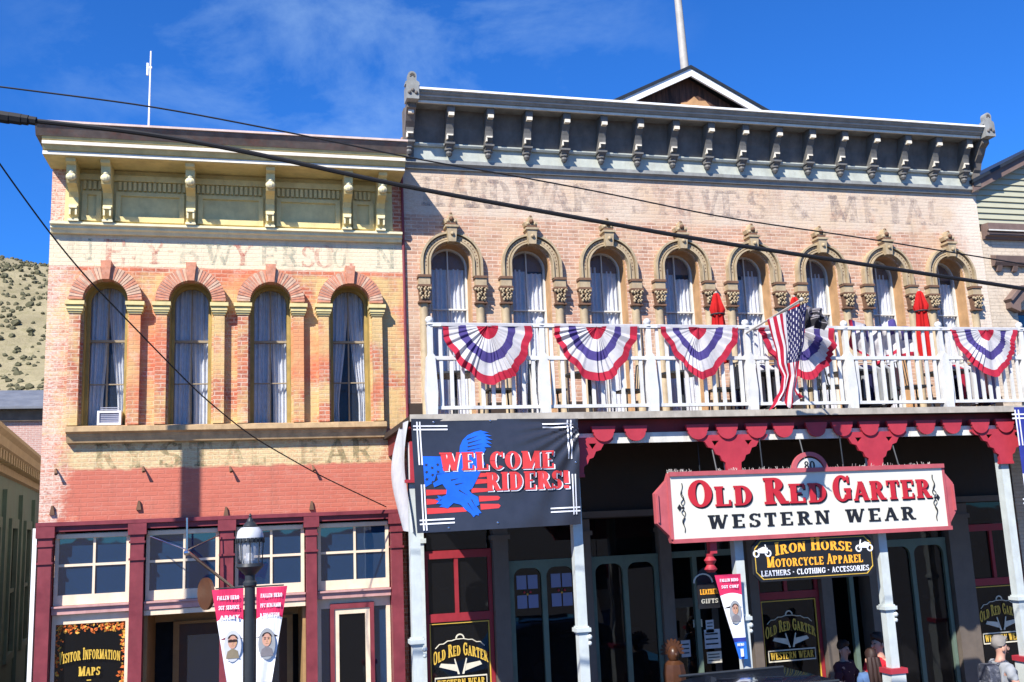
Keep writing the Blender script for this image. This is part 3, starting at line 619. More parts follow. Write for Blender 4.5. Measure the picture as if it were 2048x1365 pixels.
# bay 4: side door with pale sash
a, b = PX_[3][1], PX_[4][0]; y = FY+.14
MB().prism([(a+.01, WZ), (b-.01, WZ), (b-.01, 2.29), (a+.01, 2.29)], y+.02, y+.09, [[(a+.07, WZ+.02), (b-.07, WZ+.02), (b-.07, 2.15), (a+.07, 2.15)]]).build('door_surround', M['buff'], LB)
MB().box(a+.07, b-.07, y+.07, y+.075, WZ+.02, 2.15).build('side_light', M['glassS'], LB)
d = MB().prism([(a+.20, WZ+.05), (b-.26, WZ+.05), (b-.26, 2.22), (a+.20, 2.22)], y-.03, y+.04, [[(a+.26, WZ+.1), (b-.32, WZ+.1), (b-.32, 2.14), (a+.26, 2.14)]]).build('door_casing', M['maroon'], LB)
d = MB().prism([(a+.262, WZ+.102), (b-.322, WZ+.102), (b-.322, 2.138), (a+.262, 2.138)], y-.01, y+.04, [[(a+.33, .4), (b-.39, .4), (b-.39, 2.06), (a+.33, 2.06)]]).build('door', M['buff'], LB)
MB().box(a+.32, b-.38, y+.015, y+.02, .39, 2.07).build('pane', M['glassD'], d)
MB().box(X0-.06, X0-.005, FY-.04, FY+.05, WZ, 3.50).build('downpipe', M['whitet'], LB)
MB().tube([(X1+.0, FY-.035, 3.6), (X1+.0, FY-.035, 8.98)], .022, 8).build('corner_strip', M['maroon'], LB)  # dark upright strip along the joint of the two fronts

# ------------------------------------------------------------------ right building: pink brick, tall cornice
RB = thing('hardware_store_building', 'pale pink brick building with eight hooded arch windows and a heavy grey bracketed cornice', 'building', (8, FY, WZ))
A0, A1 = 2.42, 13.42
RC = [3.18+1.3465*i for i in range(8)]; RH = .335; RZ0, RZC = 4.80, 7.48
MB().prism([(A0, 4.70), (A1, 4.70), (A1, 9.6), (A0, 9.6)], FY, FY+.36, [archpoly(c, RH, RZ0, RZC) for c in RC]).build('front_wall', M['brickR'], RB)
MB().box(A0, A0+.3, FY+.36, 40, WZ, 9.6).box(A1-.3, A1, FY+.36, 40, WZ, 9.6).box(A0+.3, A1-.3, 39.7, 40, WZ, 9.6).build('side_wall', M['brickR'], RB)
MB().box(A0+.3, A1-.3, FY+.36, 39.7, 9.2, 9.3).build('roof', M['roofg'], RB)
MB().box(A0+.3, A1-.3, FY+.37, 39.6, 4.45, 4.6).box(A0+.31, A1-.31, 17.4, 17.5, 4.6, 9.2).build('interior', M['darkroom'], RB)
# one window and one hood, then copies
c = RC[0]
MB().prism(archpoly(c, RH-.001, RZ0, RZC), FY+.02, FY+.355, [archpoly(c, RH-.014, RZ0+.014, RZC)]).build('window_reveal', M['casing'], RB, (c, FY, RZ0))
f = MB().prism(archpoly(c, RH-.015, RZ0+.015, RZC), FY+.27, FY+.345, [archpoly(c, RH-.045, RZ0+.1, RZC)])
f.box(c-.302, c+.302, FY+.265, FY+.33, 6.76, 6.785).box(c-.010, c+.010, FY+.28, FY+.325, 6.785, RZC+.30).box(c-.010, c+.010, FY+.28, FY+.325, RZ0+.09, 6.76)
wf = f.build('window', M['whitecas'], RB, (c, FY, RZ0))
MB().prism(archpoly(c, RH-.04, RZ0+.09, RZC), FY+.30, FY+.304).build('pane', M['glassU'], wf)
MB().box(c-.32, c+.32, FY+.335, FY+.34, RZC-.02, RZC+.32).build('roller_blind', M['blind'], wf)
hd = MB()
def horseshoe(r0, r1, y0, mi, z0=7.25):
    o = [(c+r1, z0)] + arc(c, RZC, r1, 0, 180, 24) + [(c-r1, z0), (c-r0, z0)] + arc(c, RZC, r0, 180, 0, 24) + [(c+r0, z0)]
    hd.prism(o, y0, FY+.005, m=mi)
horseshoe(.348, .375, FY-.11, 0); horseshoe(.375, .392, FY-.06, 0); horseshoe(.392, .455, FY-.08, 0); horseshoe(.455, .473, FY-.05, 1); horseshoe(.473, .508, FY-.12, 0)
for i in range(25):
    q = radians(-8+196*i/24); hd.box(c+.424*cos(q)-.010, c+.424*cos(q)+.010, FY-.0825, FY-.075, RZC+.424*sin(q)-.010, RZC+.424*sin(q)+.010, 1)
hood = hd.build('window_hood', [M['stone'], M['stoned']], RB, (c, FY, RZC))
ks = MB().prism([(c-.06, 7.80), (c+.06, 7.80), (c+.085, 8.04), (c-.085, 8.04)], FY-.19, FY, m=0).box(c-.11, c+.11, FY-.21, FY, 8.04, 8.075, 0).box(c-.075, c+.075, FY-.17, FY, 8.075, 8.12, 1)
ks.prism([(c-.10, 8.12), (c+.10, 8.12), (c+.12, 8.18), (c+.05, 8.20), (c+.03, 8.27), (c, 8.31), (c-.03, 8.27), (c-.05, 8.20), (c-.12, 8.18)], FY-.14, FY, m=0)
ks.ball((c, FY-.16, 8.19), .04, 1, 6).ball((c-.06, FY-.15, 8.15), .03, 0, 6).ball((c+.06, FY-.15, 8.15), .03, 0, 6).ball((c, FY-.2, 7.93), .035, 0, 6).ball((c, FY-.12, 8.28), .028, 1, 6)
ks.build('keystone', [M['stone'], M['stoned']], hood)
rr = random.Random(5)
for sg in (-1, 1):
    x = c + sg*.462
    cp = MB().box(x-.105, x+.105, FY-.16, FY, 7.21, 7.25, 1).box(x-.09, x+.09, FY-.14, FY, 7.09, 7.21, 0).box(x-.108, x+.108, FY-.155, FY, 7.055, 7.09, 1)
    cp.prism([(x-.075, 6.83), (x+.07, 6.83), (x+.092, 7.055), (x-.092, 7.055)], FY-.11, FY, m=1)
    for j in range(3):
        for i in range(3):
            lx = x + (i-1)*(.046+.009*j) + rr.uniform(-.012, .012); lz = 6.87 + .07*j + rr.uniform(-.01, .01)
            cp.ball((lx, FY-.115-.012*j, lz), .031, 0, 6, (.75, .8, 1)); cp.ball((lx+.006, FY-.155-.012*j, lz+.02), .018, 0, 5)
    cp.ball((x-.09, FY-.135, 7.03), .028, 0, 6); cp.ball((x+.09, FY-.135, 7.03), .028, 0, 6)
    cp.box(x-.10, x+.10, FY-.12, FY, 6.80, 6.83, 1); cp.build('capital', [M['stone'], M['stoned']], hood, (x, FY, 7))
    MB().lathe(x, FY-.005, [(.085, 4.80), (.085, 5.0), (.075, 5.02), (.072, 6.80)], 14).build('column', M['stone'], hood, (x, FY, 6), smooth=True)
parts0 = [o for o in RB.children if o.name in ('window_reveal.004', 'window.004', 'window_hood')]
parts0 = [o for o in RB.children if o.name.split('.')[0] in ('window_reveal', 'window', 'window_hood')]
for i in range(1, 8):
    for o in parts0: rep(o, (RC[i]-c, 0, 0))
rw = random.Random(21)
for i, o in enumerate([o for o in RB.children if o.name.split('.')[0] == 'window']):
    x = RC[i]; o['_w'] = (x, FY, RZ0); g1_, g2_ = rw.choice(((.05, .05), (.1, .35), (.3, .1), (.02, .2)))
    cu = curtain(x-.32, x+.02, RZ0, RZC+.02+rw.uniform(-.12, .1), FY+.345, g1_, 1); d = curtain(x-.02, x+.32, RZ0, RZC+.02+rw.uniform(-.12, .1), FY+.35, g2_, -1); cu.add(d.v, d.f); cu.build('curtain', M['curtain'], o, smooth=True)
for xa, xb in [(A0+.01, RC[0]-.36)] + [(RC[i]+.36, RC[i+1]-.36) for i in range(7)] + [(RC[7]+.36, A1-.01)]: MB().box(xa, xb, FY-.03, FY, 4.72, 5.20).build('base_band', M['deckw'], RB)  # dark band along the foot of the upper wall
# ghost lettering
gm = MB()
for st, px, wpx in (('H', 842, 48), ('A', 896, 46), ('R', 938, 44), ('D', 976, 46), ('W', 1030, 68), ('A', 1092, 48), ('R', 1144, 44), ('E', 1190, 44), ('S', 1262, 34), ('T', 1306, 36), ('O', 1348, 38), ('V', 1400, 40), ('E', 1440, 40), ('S', 1492, 40), ('&', 1572, 50), ('M', 1655, 60), ('E', 1722, 40), ('T', 1766, 42), ('A', 1806, 40), ('L', 1850, 34)):
    a = at(px, 400, FY); b = at(px+wpx, 400, FY); text(gm, st, a.x, 8.44, .50, FY-.004, width=b.x-a.x, T=.23, s=.12)
gm.build('painted_lettering', M['ghostR'], RB)
# cornice
cn = MB().prism([(FY, 10.04), (15.17, 10.015), (15.13, 10.015), (15.13, 10.05), (15.08, 10.065), (15.05, 10.11), (15.0, 10.15), (14.99, 10.195), (14.97, 10.20), (FY+.34, 10.23), (FY+.34, 9.6), (FY, 9.6)], A0+.14, A1-.03, ax='x').build('cornice', M['grey'], RB)
MB().box(A0+.18, A1-.06, 15.105, 15.135, 10.01, 10.052).build('lip', M['lip'], cn)
MB().box(A0+.18, A1-.06, 14.955, 14.99, 10.178, 10.212).build('lip', M['whitet'], cn)
MB().box(A0+.18, A1-.06, 15.04, 15.06, 10.098, 10.12).build('lip', M['pole'], cn)
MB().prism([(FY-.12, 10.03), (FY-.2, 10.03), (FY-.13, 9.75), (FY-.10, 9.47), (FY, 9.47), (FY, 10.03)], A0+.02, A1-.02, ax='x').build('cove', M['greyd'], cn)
MB().box(A0+.0, A1+.0, FY-.08, FY, 9.20, 9.42).build('frieze', M['greyl'], cn)
MB().prism([(FY, 9.415), (FY-.13, 9.42), (FY-.15, 9.45), (FY-.15, 9.47), (FY, 9.475)], A0, A1, ax='x').build('moulding', M['greyl'], cn)
MB().prism([(FY, 9.06), (FY-.05, 9.06), (FY-.06, 9.11), (FY-.11, 9.14), (FY-.11, 9.2), (FY, 9.2)], A0-.01, A1+.02, ax='x').build('moulding', M['grey'], cn)
bx = 2.52
prof = [(0, 9.38), (.15, 9.38), (.19, 9.42), (.19, 9.46), (.14, 9.47), (.13, 9.50), (.17, 9.53), (.20, 9.57), (.19, 9.62), (.20, 9.68), (.23, 9.76), (.28, 9.82), (.29, 9.88), (.35, 9.90), (.36, 10.012), (0, 10.03)]
br = MB().prism([(FY-.08-d, z) for d, z in prof], bx-.062, bx+.062, ax='x')
br.box(bx-.08, bx+.08, FY-.28, FY-.08, 9.425, 9.455, 0).box(bx-.045, bx+.045, FY-.455, FY-.34, 9.845, 9.90, 1).box(bx-.05, bx+.05, FY-.29, FY-.2, 9.565, 9.59, 1)
br.box(bx-.06, bx-.035, FY-.285, FY-.2, 9.50, 9.575, 1).lathe(bx, FY-.16, [(.004, 9.235), (.03, 9.25), (.055, 9.29), (.05, 9.33), (.075, 9.345), (.075, 9.38)], 10, 0)
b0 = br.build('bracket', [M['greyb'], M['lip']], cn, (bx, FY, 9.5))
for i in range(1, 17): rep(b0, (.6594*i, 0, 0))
for xf in (A0+.10, A1-.05):
    fi = MB().box(xf-.10, xf+.10, 14.94, 15.2, 10.0, 10.24, 0).prism([(FY, 9.2), (FY-.15, 9.2), (FY-.16, 9.45), (FY-.2, 9.5), (FY-.24, 9.62), (FY-.34, 9.75), (FY-.40, 9.86), (FY-.5, 9.92), (FY-.5, 10.0), (FY, 10.0)], xf-.075, xf+.075, ax='x', m=1)
    fi.prism([(xf-.12, 10.24), (xf+.12, 10.24), (xf+.11, 10.29), (xf+.065, 10.32), (xf+.07, 10.38)] + arc(xf, 10.40, .07, 0, 180, 8) + [(xf-.07, 10.38), (xf-.065, 10.32), (xf-.11, 10.29)], 14.96, 15.08, m=0)
    for q in range(5):
        an = radians(30+30*q); fi.box(xf+.035*cos(an)-.012, xf+.035*cos(an)+.012, 14.952, 14.97, 10.37+.05*sin(an)-.02, 10.37+.05*sin(an)+.02, 1)
    for q in (-1, 0, 1): fi.ball((xf+q*.055, 14.94, 10.10+.04*(1-abs(q))), .032, 1, 6)
    fi.build('finial', [M['grey'], M['greyd']], cn)

# ------------------------------------------------------------------ right building: shopfront under the balcony
SY = FY
MB().box(A0, A1, SY+.02, SY+.3, 3.30, 4.70).build('shop_header', M['shopdark'], RB)
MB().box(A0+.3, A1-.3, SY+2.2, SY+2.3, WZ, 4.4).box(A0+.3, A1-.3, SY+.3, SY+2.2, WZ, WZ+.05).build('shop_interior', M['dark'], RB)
for a, b, mt in ((2.43, 2.60, 'post'), (3.68, 3.92, 'shopgrey'), (5.07, 5.27, 'shopgrey'), (6.44, 6.64, 'shopgrey'), (7.98, 8.14, 'shopgrey'), (9.30, 9.50, 'shopgrey'), (10.22, 10.42, 'shopgrey'), (11.88, 12.30, 'shopgrey')):
    MB().box(a, b, SY-.10, SY+.25, WZ, 3.3).box(a-.03, b+.03, SY-.13, SY+.2, 3.05, 3.12).box(a-.03, b+.03, SY-.13, SY+.2, WZ+.001, WZ+.3).build('shop_pilaster', M[mt], RB)
MB().box(A0+.1, A1-.05, SY-.06, SY+.02, 3.32, 3.42).build('shop_cornice', M['shopgrey'], RB)
def redbay(a, b, st=None, obj=None):
    f = MB().box(a, b, SY+.0, SY+.09, 2.80, 2.92).box(a, b, SY+.0, SY+.1, 1.86, 1.98).box(a, a+.06, SY+.01, SY+.08, 1.98, 2.80).box(b-.06, b, SY+.01, SY+.08, 1.98, 2.80)
    mid = (a+b)/2-.03; f.box(mid-.03, mid+.03, SY+.01, SY+.08, 1.98, 2.8).box(a, a+.06, SY+.01, SY+.08, .15, 1.86).box(b-.06, b, SY+.01, SY+.08, .15, 1.86).box(a, b, SY+.01, SY+.08, WZ, .15)
    o = f.build('shop_window', M['redshop'], RB)
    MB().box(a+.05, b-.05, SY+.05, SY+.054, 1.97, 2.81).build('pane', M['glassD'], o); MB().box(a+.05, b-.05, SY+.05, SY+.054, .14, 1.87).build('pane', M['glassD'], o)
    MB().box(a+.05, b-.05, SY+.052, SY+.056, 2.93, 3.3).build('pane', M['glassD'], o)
    t = MB(); cx = (a+b)/2; W_ = (b-a)*.40
    MB().prism([(a+.065, .2), (b-.065, .2), (b-.065, 1.84), (a+.065, 1.84)], SY+.02, SY+.04, [[(a+.08, .215), (b-.08, .215), (b-.08, 1.825), (a+.08, 1.825)]]).build('gilt_line', M['gold'], o)
    bw = lambda x, z: (x, z + .13*(1-((x-cx)/W_)**2))
    text(t, 'OLD RED GARTER', cx-W_, 1.22, .15, SY+.04, width=2*W_, T=.24, s=.12, e=.05, warp=bw, first=1.25, m=0)
    text(t, 'WESTERN WEAR', cx-W_*.86, .90, .11, SY+.04, width=1.72*W_, T=.24, s=.12, e=.05, m=0)
    t.prism([(cx-W_*.95, .86), (cx+W_*.95, .86), (cx+W_*.95, 1.05), (cx-W_*.95, 1.05)], SY+.034, SY+.046, [[(cx-W_*.93, .88), (cx+W_*.93, .88), (cx+W_*.93, 1.03), (cx-W_*.93, 1.03)]], m=1)
    for s_ in (-1, 1):
        t.prism([(cx+s_*.06, 1.12), (cx+s_*.33, 1.20), (cx+s_*.30, 1.25), (cx+s_*.06, 1.22)], SY+.034, SY+.046, m=1)
        t.prism([(cx+s_*.02, 1.08), (cx+s_*.05, 1.08), (cx+s_*.10, 1.30), (cx+s_*.085, 1.31)], SY+.03, SY+.042, m=1)
        t.tube([(cx+s_*W_*q, SY+.04, 1.46+.13*(1-q*q)+.02*sin(q*20)) for q in (.0, .15, .3, .45, .6, .75, .9)], .008, 5, 1)
    t.prism(arc(cx, 1.60, .07, 0, 180, 10) + arc(cx, 1.60, .05, 180, 0, 10), SY+.035, SY+.045, m=1)
    t.build('lettering', [M['gold'], M['cream2']], o)
    if obj == 'bolts':
        q = MB()
        for k in (.25, .68):
            x = a + (b-a)*k; q.tube([(x-.13, SY+.16, 2.36), (x-.04, SY+.15, 2.38), (x+.03, SY+.16, 2.33), (x+.13, SY+.15, 2.35)], .012, 6); q.tube([(x-.06, SY+.16, 2.44), (x-.05, SY+.16, 2.28)], .008, 6)
        q.build('hanging_tool', M['pole'], o)
    if obj == 'lamps':
        q = MB().ball((a+.32, SY+.2, 2.38), .14, 0, 9, (1, .7, 1)).ball((a+.22, SY+.2, 2.58), .12, 1, 8, (1.3, .6, .7)).box(a+.1, a+.13, SY+.18, SY+.2, 2.1, 2.5, 1)
        for k in range(4): q.tube([(a+.62+.1*k, SY+.2, 2.3), (a+.62+.1*k, SY+.2, 2.62)], .018, 6, 1)
        q.build('window_ornaments', [M['vback'], M['vwhite']], o)
    return o
redbay(2.61, 3.67, obj='bolts'); redbay(8.15, 9.29); redbay(12.31, A1-.02, obj='lamps')
def archbay(a, b, stained=False, n=2, top=2.66):
    w_ = (b-a)/n; hs_ = [rrect(a+w_*i+(.07 if i == 0 else .04), a+w_*(i+1)-(.07 if i == n-1 else .04), -.1, top-.07, .14) for i in range(n)]
    o = MB().prism([(a, WZ), (b, WZ), (b, top), (a, top)], SY-.02, SY+.06, hs_).box(a, b, SY-.03, SY+.07, top, top+.05).build('arched_window', M['teal'], RB)
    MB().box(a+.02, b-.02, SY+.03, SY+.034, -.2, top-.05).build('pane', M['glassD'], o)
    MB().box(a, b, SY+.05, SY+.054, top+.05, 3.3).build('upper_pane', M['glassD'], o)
    rr_ = random.Random(int(a*7)); g_ = MB()
    for k in range(5):
        x_ = a + (b-a)*(k+.5)/5; z_ = rr_.choice((.1, .3, .5)); g_.prism([(x_-.09, z_), (x_+.09, z_), (x_+.13, z_+.55), (x_+.04, z_+.62), (x_-.04, z_+.62), (x_-.13, z_+.55)], SY+.35, SY+.45, m=k % 3).ball((x_, SY+.4, z_+1.2), .09, (k+1) % 3, 6, (1.5, 1.2, .5))
    g_.build('display_goods', [M['denim'], M['woodb'], M['tgrey']], o)
    if stained:
        for i in range(n):
            x0 = a+w_*i+.12; x1 = a+w_*(i+1)-.10; xm = (x0+x1)/2
            q = MB()
            for u0, u1 in ((x0, xm-.012), (xm+.012, x1)):
                q.box(u0, u1, SY+.012, SY+.02, 1.98, 2.18).box(u0, u1, SY+.012, SY+.02, 2.27, 2.48)
            for u in (-1, 1): q.ball((xm+u*.05, SY+.015, 2.225), .02, 1, 6)
            q.ball((xm, SY+.015, 2.19), .018, 2, 6); q.build('stained_glass', [M['stain'], M['red'], M['leafy']], o)
archbay(3.94, 5.06, True); archbay(5.28, 6.43); archbay(10.46, 11.85, False, 2, 2.68)
# entrance bay and door bay
for a, b in ((6.66, 7.96), (9.52, 10.20)):
    y = SY+.9
    d = MB().prism([(a+.1, WZ), (b-.1, WZ), (b-.1, 1.9), (a+.1, 1.9)], y, y+.06, [[(a+.22, .4), (b-.22, .4), (b-.22, 1.75), (a+.22, 1.75)]]).build('entrance_door', M['shopgrey'], RB)
    MB().box(a+.2, b-.2, y+.02, y+.025, .39, 1.76).build('pane', M['glassD'], d)
    MB().box(a, b, SY+.02, SY+.1, 2.62, 2.72).box(a+.38, a+.46, SY+.02, SY+.1, WZ, 2.62).build('entrance_frame', M['teal'], RB)
    MB().box(a, b, SY+.05, SY+.054, 2.72, 3.3).build('entrance_fanlight', M['glassD'], RB)
pb = MB()
for x, z, w_, h, mi in ((6.78, 1.05, .16, .26, 0), (7.20, 1.15, .28, .30, 0), (7.24, 1.40, .14, .2, 0), (7.02, 1.5, .16, .12, 1), (7.22, .92, .26, .18, 1)):
    pb.box(x, x+w_, SY+.1, SY+.106, z, z+h, mi)
    for q in range(3): pb.box(x+.02, x+w_*.85, SY+.096, SY+.1, z+h*(.2+.26*q), z+h*(.28+.26*q), 2)
pb.build('window_poster', [M['vback'], M['cream2'], M['signb']], RB)

# ------------------------------------------------------------------ balcony on posts
BY = 13.0; DZ = 4.72; BX0, BX1 = 2.08, 15.2
BC = thing('balcony', 'white railed balcony on pale posts with red scalloped trim along the pink brick front', 'balcony', (2.08, BY, WZ))
MB().box(BX0-.05, BX1, BY-.12, FY, 4.64, DZ).build('deck', M['deckw'], BC)
MB().box(BX0-.06, BX1, BY-.14, BY-.121, 4.635, 4.725).build('deck_edge', M['deckedge'], BC)
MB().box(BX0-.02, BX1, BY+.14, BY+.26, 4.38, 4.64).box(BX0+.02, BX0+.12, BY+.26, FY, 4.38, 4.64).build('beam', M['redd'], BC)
js = MB()
for i in range(18): js.box(BX0+.5+.72*i, BX0+.56+.72*i, BY+.26, FY, 4.46, 4.639)
js.build('joists', M['deckw'], BC)
MB().box(BX0, BX1, BY+.054, BY+.085, 4.31, 4.45).build('fascia_board', M['whitew'], BC)
sc = None
pxs = [1206, 1270, 1394, 1453, 1512, 1566, 1632, 1684, 1738, 1794, 1851, 1904, 1960, 2010]
for px in pxs:
    x = at(px, 862, BY).x
    if sc is None:
        sc0 = x; mb = MB().prism([(x-.175, 4.54), (x-.155, 4.46)] + arc(x, 4.46, .145, 180, 360, 10, .13) + [(x+.155, 4.46), (x+.175, 4.54)], BY-.03, BY+.012)
        mb.box(x-.10, x+.10, BY+.012, BY+.14, 4.455, 4.53); sc = mb.build('scallop', M['red'], BC, (x, BY, 4.4))
    else: rep(sc, (x-sc0, 0, 0))
PO = [2.08, 4.27, 6.60, 8.88, 11.13, 13.4]
x = PO[0]
p = MB().prism([(x-.065, WZ), (x+.065, WZ), (x+.065, 4.38), (x-.065, 4.38)], BY+.05, BY+.18).box(x-.115, x+.115, BY, BY+.23, WZ, .98).build('post', M['post'], BC, (x, BY, 0))
MB().box(x-.10, x+.10, BY+.015, BY+.215, 1.85, 1.90).box(x-.08, x+.08, BY+.035, BY+.195, 1.83, 1.92).ball((x+.085, BY+.05, 1.78), .035, 0, 6).ball((x+.085, BY+.06, 1.70), .03, 0, 6).build('collar', M['post'], p, (x, BY, 1.9))
MB().box(x-.14, x+.14, BY-.02, BY+.25, .98, 1.05).build('base_cap', M['red'], p, (x, BY, 1))
def corbel(x, half=None):
    st = [(.11, 3.88), (.12, 4.0), (.17, 4.03), (.20, 4.10), (.26, 4.12), (.30, 4.20), (.37, 4.22), (.42, 4.30), (.50, 4.31), (.56, 4.36), (.56, 4.39)]
    R_ = [(x+d, z) for d, z in st]; L_ = [(x-d, z) for d, z in reversed(st)]
    if half == 'r': poly = [(x-.05, 3.88)] + R_ + [(x-.05, 4.39)]; hl = [[(x+.16, 4.30), (x+.27, 4.32), (x+.20, 4.20)]]
    else: poly = R_ + L_; hl = [[(x+s*.20, 4.31), (x+s*.31, 4.31), (x+s*.26, 4.22)] for s in (-1, 1)]
    return MB().prism(poly, BY+.0, BY+.05, hl).box(x-.12, x+.12, BY-.01, BY+.06, 3.86, 3.90)
for i, xx in enumerate(PO):
    if i: rep(p, (xx-x, 0, 0))
    corbel(xx, 'r' if i == 0 else None).build('corbel', M['red'], BC, (xx, BY, 4.1))
# railing
NW = [2.33, 3.87, 5.43, 6.95, 8.56, 10.19, 11.66, 13.2, 14.75]
x = NW[0]
n_ = MB().prism([(x-.06, DZ-.08), (x+.06, DZ-.08), (x+.078, 5.02), (x+.05, 5.50), (x, 5.57), (x-.05, 5.50), (x-.078, 5.02)], BY-.10, BY+.06).box(x-.035, x+.035, BY-.05, BY+.02, 5.5, 5.93).build('newel', M['white'], BC, (x, BY, DZ))
MB().lathe(x, BY-.015, [(.06, 5.93), (.03, 5.95), (.05, 5.975), (.055, 6.0), (.04, 6.035), (.01, 6.045)], 12).build('knob', M['white'], n_, (x, BY, 6), smooth=True)
for xx in NW[1:]: rep(n_, (xx-x, 0, 0))
MB().box(NW[0], NW[-1], BY-.045, BY+.015, 5.455, 5.505).build('middle_rail', M['white'], BC)
MB().box(NW[0], NW[-1], BY-.06, BY+.03, 5.905, 5.955).build('top_rail', M['white'], BC)
MB().box(NW[0], NW[-1], BY-.045, BY+.015, DZ+.075, DZ+.12).build('bottom_rail', M['white'], BC)
bal0 = None; rb = random.Random(11)
for a, b in zip(NW[:-1], NW[1:]):
    n = 10
    for i in range(n):
        xx = a + (b-a)*(i+1)/(n+1) + rb.uniform(-.008, .008)
        if bal0 is None:
            bx_ = xx; bal0 = MB().box(xx-.024, xx+.024, BY-.032, BY-.002, DZ+.11, 5.46).box(xx-.022, xx+.022, BY-.030, BY-.004, 5.50, 5.91).build('baluster', M['white'], BC, (xx, BY, 5.3))
        else: rep(bal0, (xx-bx_, 0, 0))

# ------------------------------------------------------------------ buntings
def bunting(x, w_, dz, seed, label, mess=False):
    rg = random.Random(seed); ph = [rg.uniform(0, 6.28) for _ in range(6)]; pw = rg.uniform(1.38, 1.75); npl = rg.uniform(13, 20); amp_ = rg.uniform(.055, .10); mb = MB(); na, rings = 132, [(0, 0), (.24, 0), (.27, 1), (.47, 1), (.49, 2), (.64, 2), (.66, 1), (.85, 1), (.865, 0), (.93, 0), (1.0, 0)]
    ztop = 5.915; vs = []; cols = []
    for j, (rad, cix) in enumerate(rings):
        for i in range(na+1):
            u = i/na; an = pi + pi*u
            sq = abs(sin(an)); pn = (abs(cos(an))**pw + sq**pw)**(-1/pw)
            ex = w_/2*rad*cos(an)*pn; ez = dz*rad*sin(an)*pn
            q = (u*npl + .55*sin(u*9+ph[0]) + .25*sin(u*23+ph[1])) % 1.0; pl = (q/.68 if q < .68 else (1-q)/.32)*(.6+.4*sin(u*14+ph[2]))*(.8+.35*sin(seed*1.7))
            y = BY-.075 - amp_*rad**.7*pl - .05*rad*sq + .014*sin(rad*7+u*15+ph[3])
            if rad > .6: ez += (-.030*pl + .018*sin(u*31+ph[4]))*sq*(rad-.5)*1.6; ex += .016*sin(u*40+seed)*rad
            zz = ztop + ez + .006*sin(u*23+seed)*rad
            vs.append((x+ex+.06*sin(seed*2.1)*rad*sq+.02*sin(u*7+ph[5])*rad+.02*sin(rad*5+seed)*rad, y, min(zz, ztop+.0)))
    fs = [];
    for j in range(len(rings)-1):
        cix = rings[j][1] if rings[j][1] == rings[j+1][1] else rings[j+1][1]
        mb.add([], [], 0)
        f = [(j*(na+1)+i, j*(na+1)+i+1, (j+1)*(na+1)+i+1, (j+1)*(na+1)+i) for i in range(na)]
        fs.append((f, cix))
    mb.v = vs
    for f, cix in fs: mb.f += f; mb.mi += [cix]*len(f)
    mb.box(x-w_/2, x+w_/2, BY-.085, BY-.06, 5.905, 5.945, 1)
    o = mb.build('bunting', [M['cred'], M['cwhite'], M['cblue']], None, (x, BY, 5.9), smooth=True)
    return tag(o, label, 'bunting', 'pleated buntings along the balcony rail')
bunting(3.10, 1.25, .80, 1, 'fan bunting at the left end of the rail, above the eagle banner')
bunting(4.65, 1.22, .78, 2, 'fan bunting between the second and third rail knobs, above red corbel edge')
bunting(6.17, 1.22, .77, 3, 'fan bunting below the first closed red umbrella')
bunting(7.72, 1.22, .76, 4, 'fan bunting half hidden behind the hanging striped flag')
bunting(10.98, 1.19, .74, 6, 'fan bunting at the far right end of the rail')
# the crumpled one hangs inside the rail
mb = MB(); nu, nv = 40, 16; vs = []
for j in range(nv+1):
    for i in range(nu+1):
        u, v = i/nu, j/nv
        vs.append((8.72+1.15*u+.03*sin(v*7+u*5), BY+.09+.05*sin(u*26)+.03*sin(v*9+u*4), 6.02+.06*sin(u*11+1)-.56*v*(.75+.25*sin(u*3.1+.2))+.02*sin(u*31)))
mb.v = vs
for j in range(nv):
    for i in range(nu):
        u, v = i/nu, j/nv; mb.f.append((j*(nu+1)+i, j*(nu+1)+i+1, (j+1)*(nu+1)+i+1, (j+1)*(nu+1)+i)); mb.mi.append(0 if v > .82 or u < .06 or u > .92 else (2 if (v < .42 and (i//4) % 2 == 0) else 1))
tag(mb.build('bunting', [M['cred'], M['cwhite'], M['cblue']], None, (9.3, BY, 5.7), smooth=True), 'crumpled bunting flipped behind the rail, right of the hanging flag', 'bunting', 'pleated buntings along the balcony rail')

# ------------------------------------------------------------------ flags
fa = at(1597, 603, 11.72); fb = at(1490, 668, BY-.02)
fl = thing('national_flag', 'red and white striped flag with starred canton drooping from a slanted balcony pole', 'flag', tuple(fb))
MB().tube([fb, fa, fa+(fa-fb)*.04], .014, 8).ball(fa+(fa-fb)*.05, .03).build('flag_pole', M['pole'], fl)
lft = [(1534, 640), (1543, 672), (1552, 700), (1556, 730), (1566, 752), (1562, 782), (1545, 806), (1540, 812)]
rgt = [(1599, 612), (1597, 650), (1599, 690), (1592, 726), (1591, 752), (1586, 782), (1597, 800), (1602, 806)]
def lerp(tab, v):
    k = v*(len(tab)-1); i = min(int(k), len(tab)-2); f = k-i
    return tab[i][0]*(1-f)+tab[i+1][0]*f, tab[i][1]*(1-f)+tab[i+1][1]*f
mb = MB(); nu, nv = 52, 40
for j in range(nv+1):
    v = j/nv; l = lerp(lft, v); r = lerp(rgt, v)
    for i in range(nu+1):
        u = i/nu; dp = 11.96 - .20*u*(1-v) + (.05*sin(u*14+v*3)+.03*sin(u*23-v*5))*(.25+.75*v)
        p_ = at(l[0]*(1-u)+r[0]*u, l[1]*(1-u)+r[1]*u + 10*v*sin(u*9+2)*(1 if v > .8 else .2), 11.96); mb.v.append((p_.x, dp, p_.z))
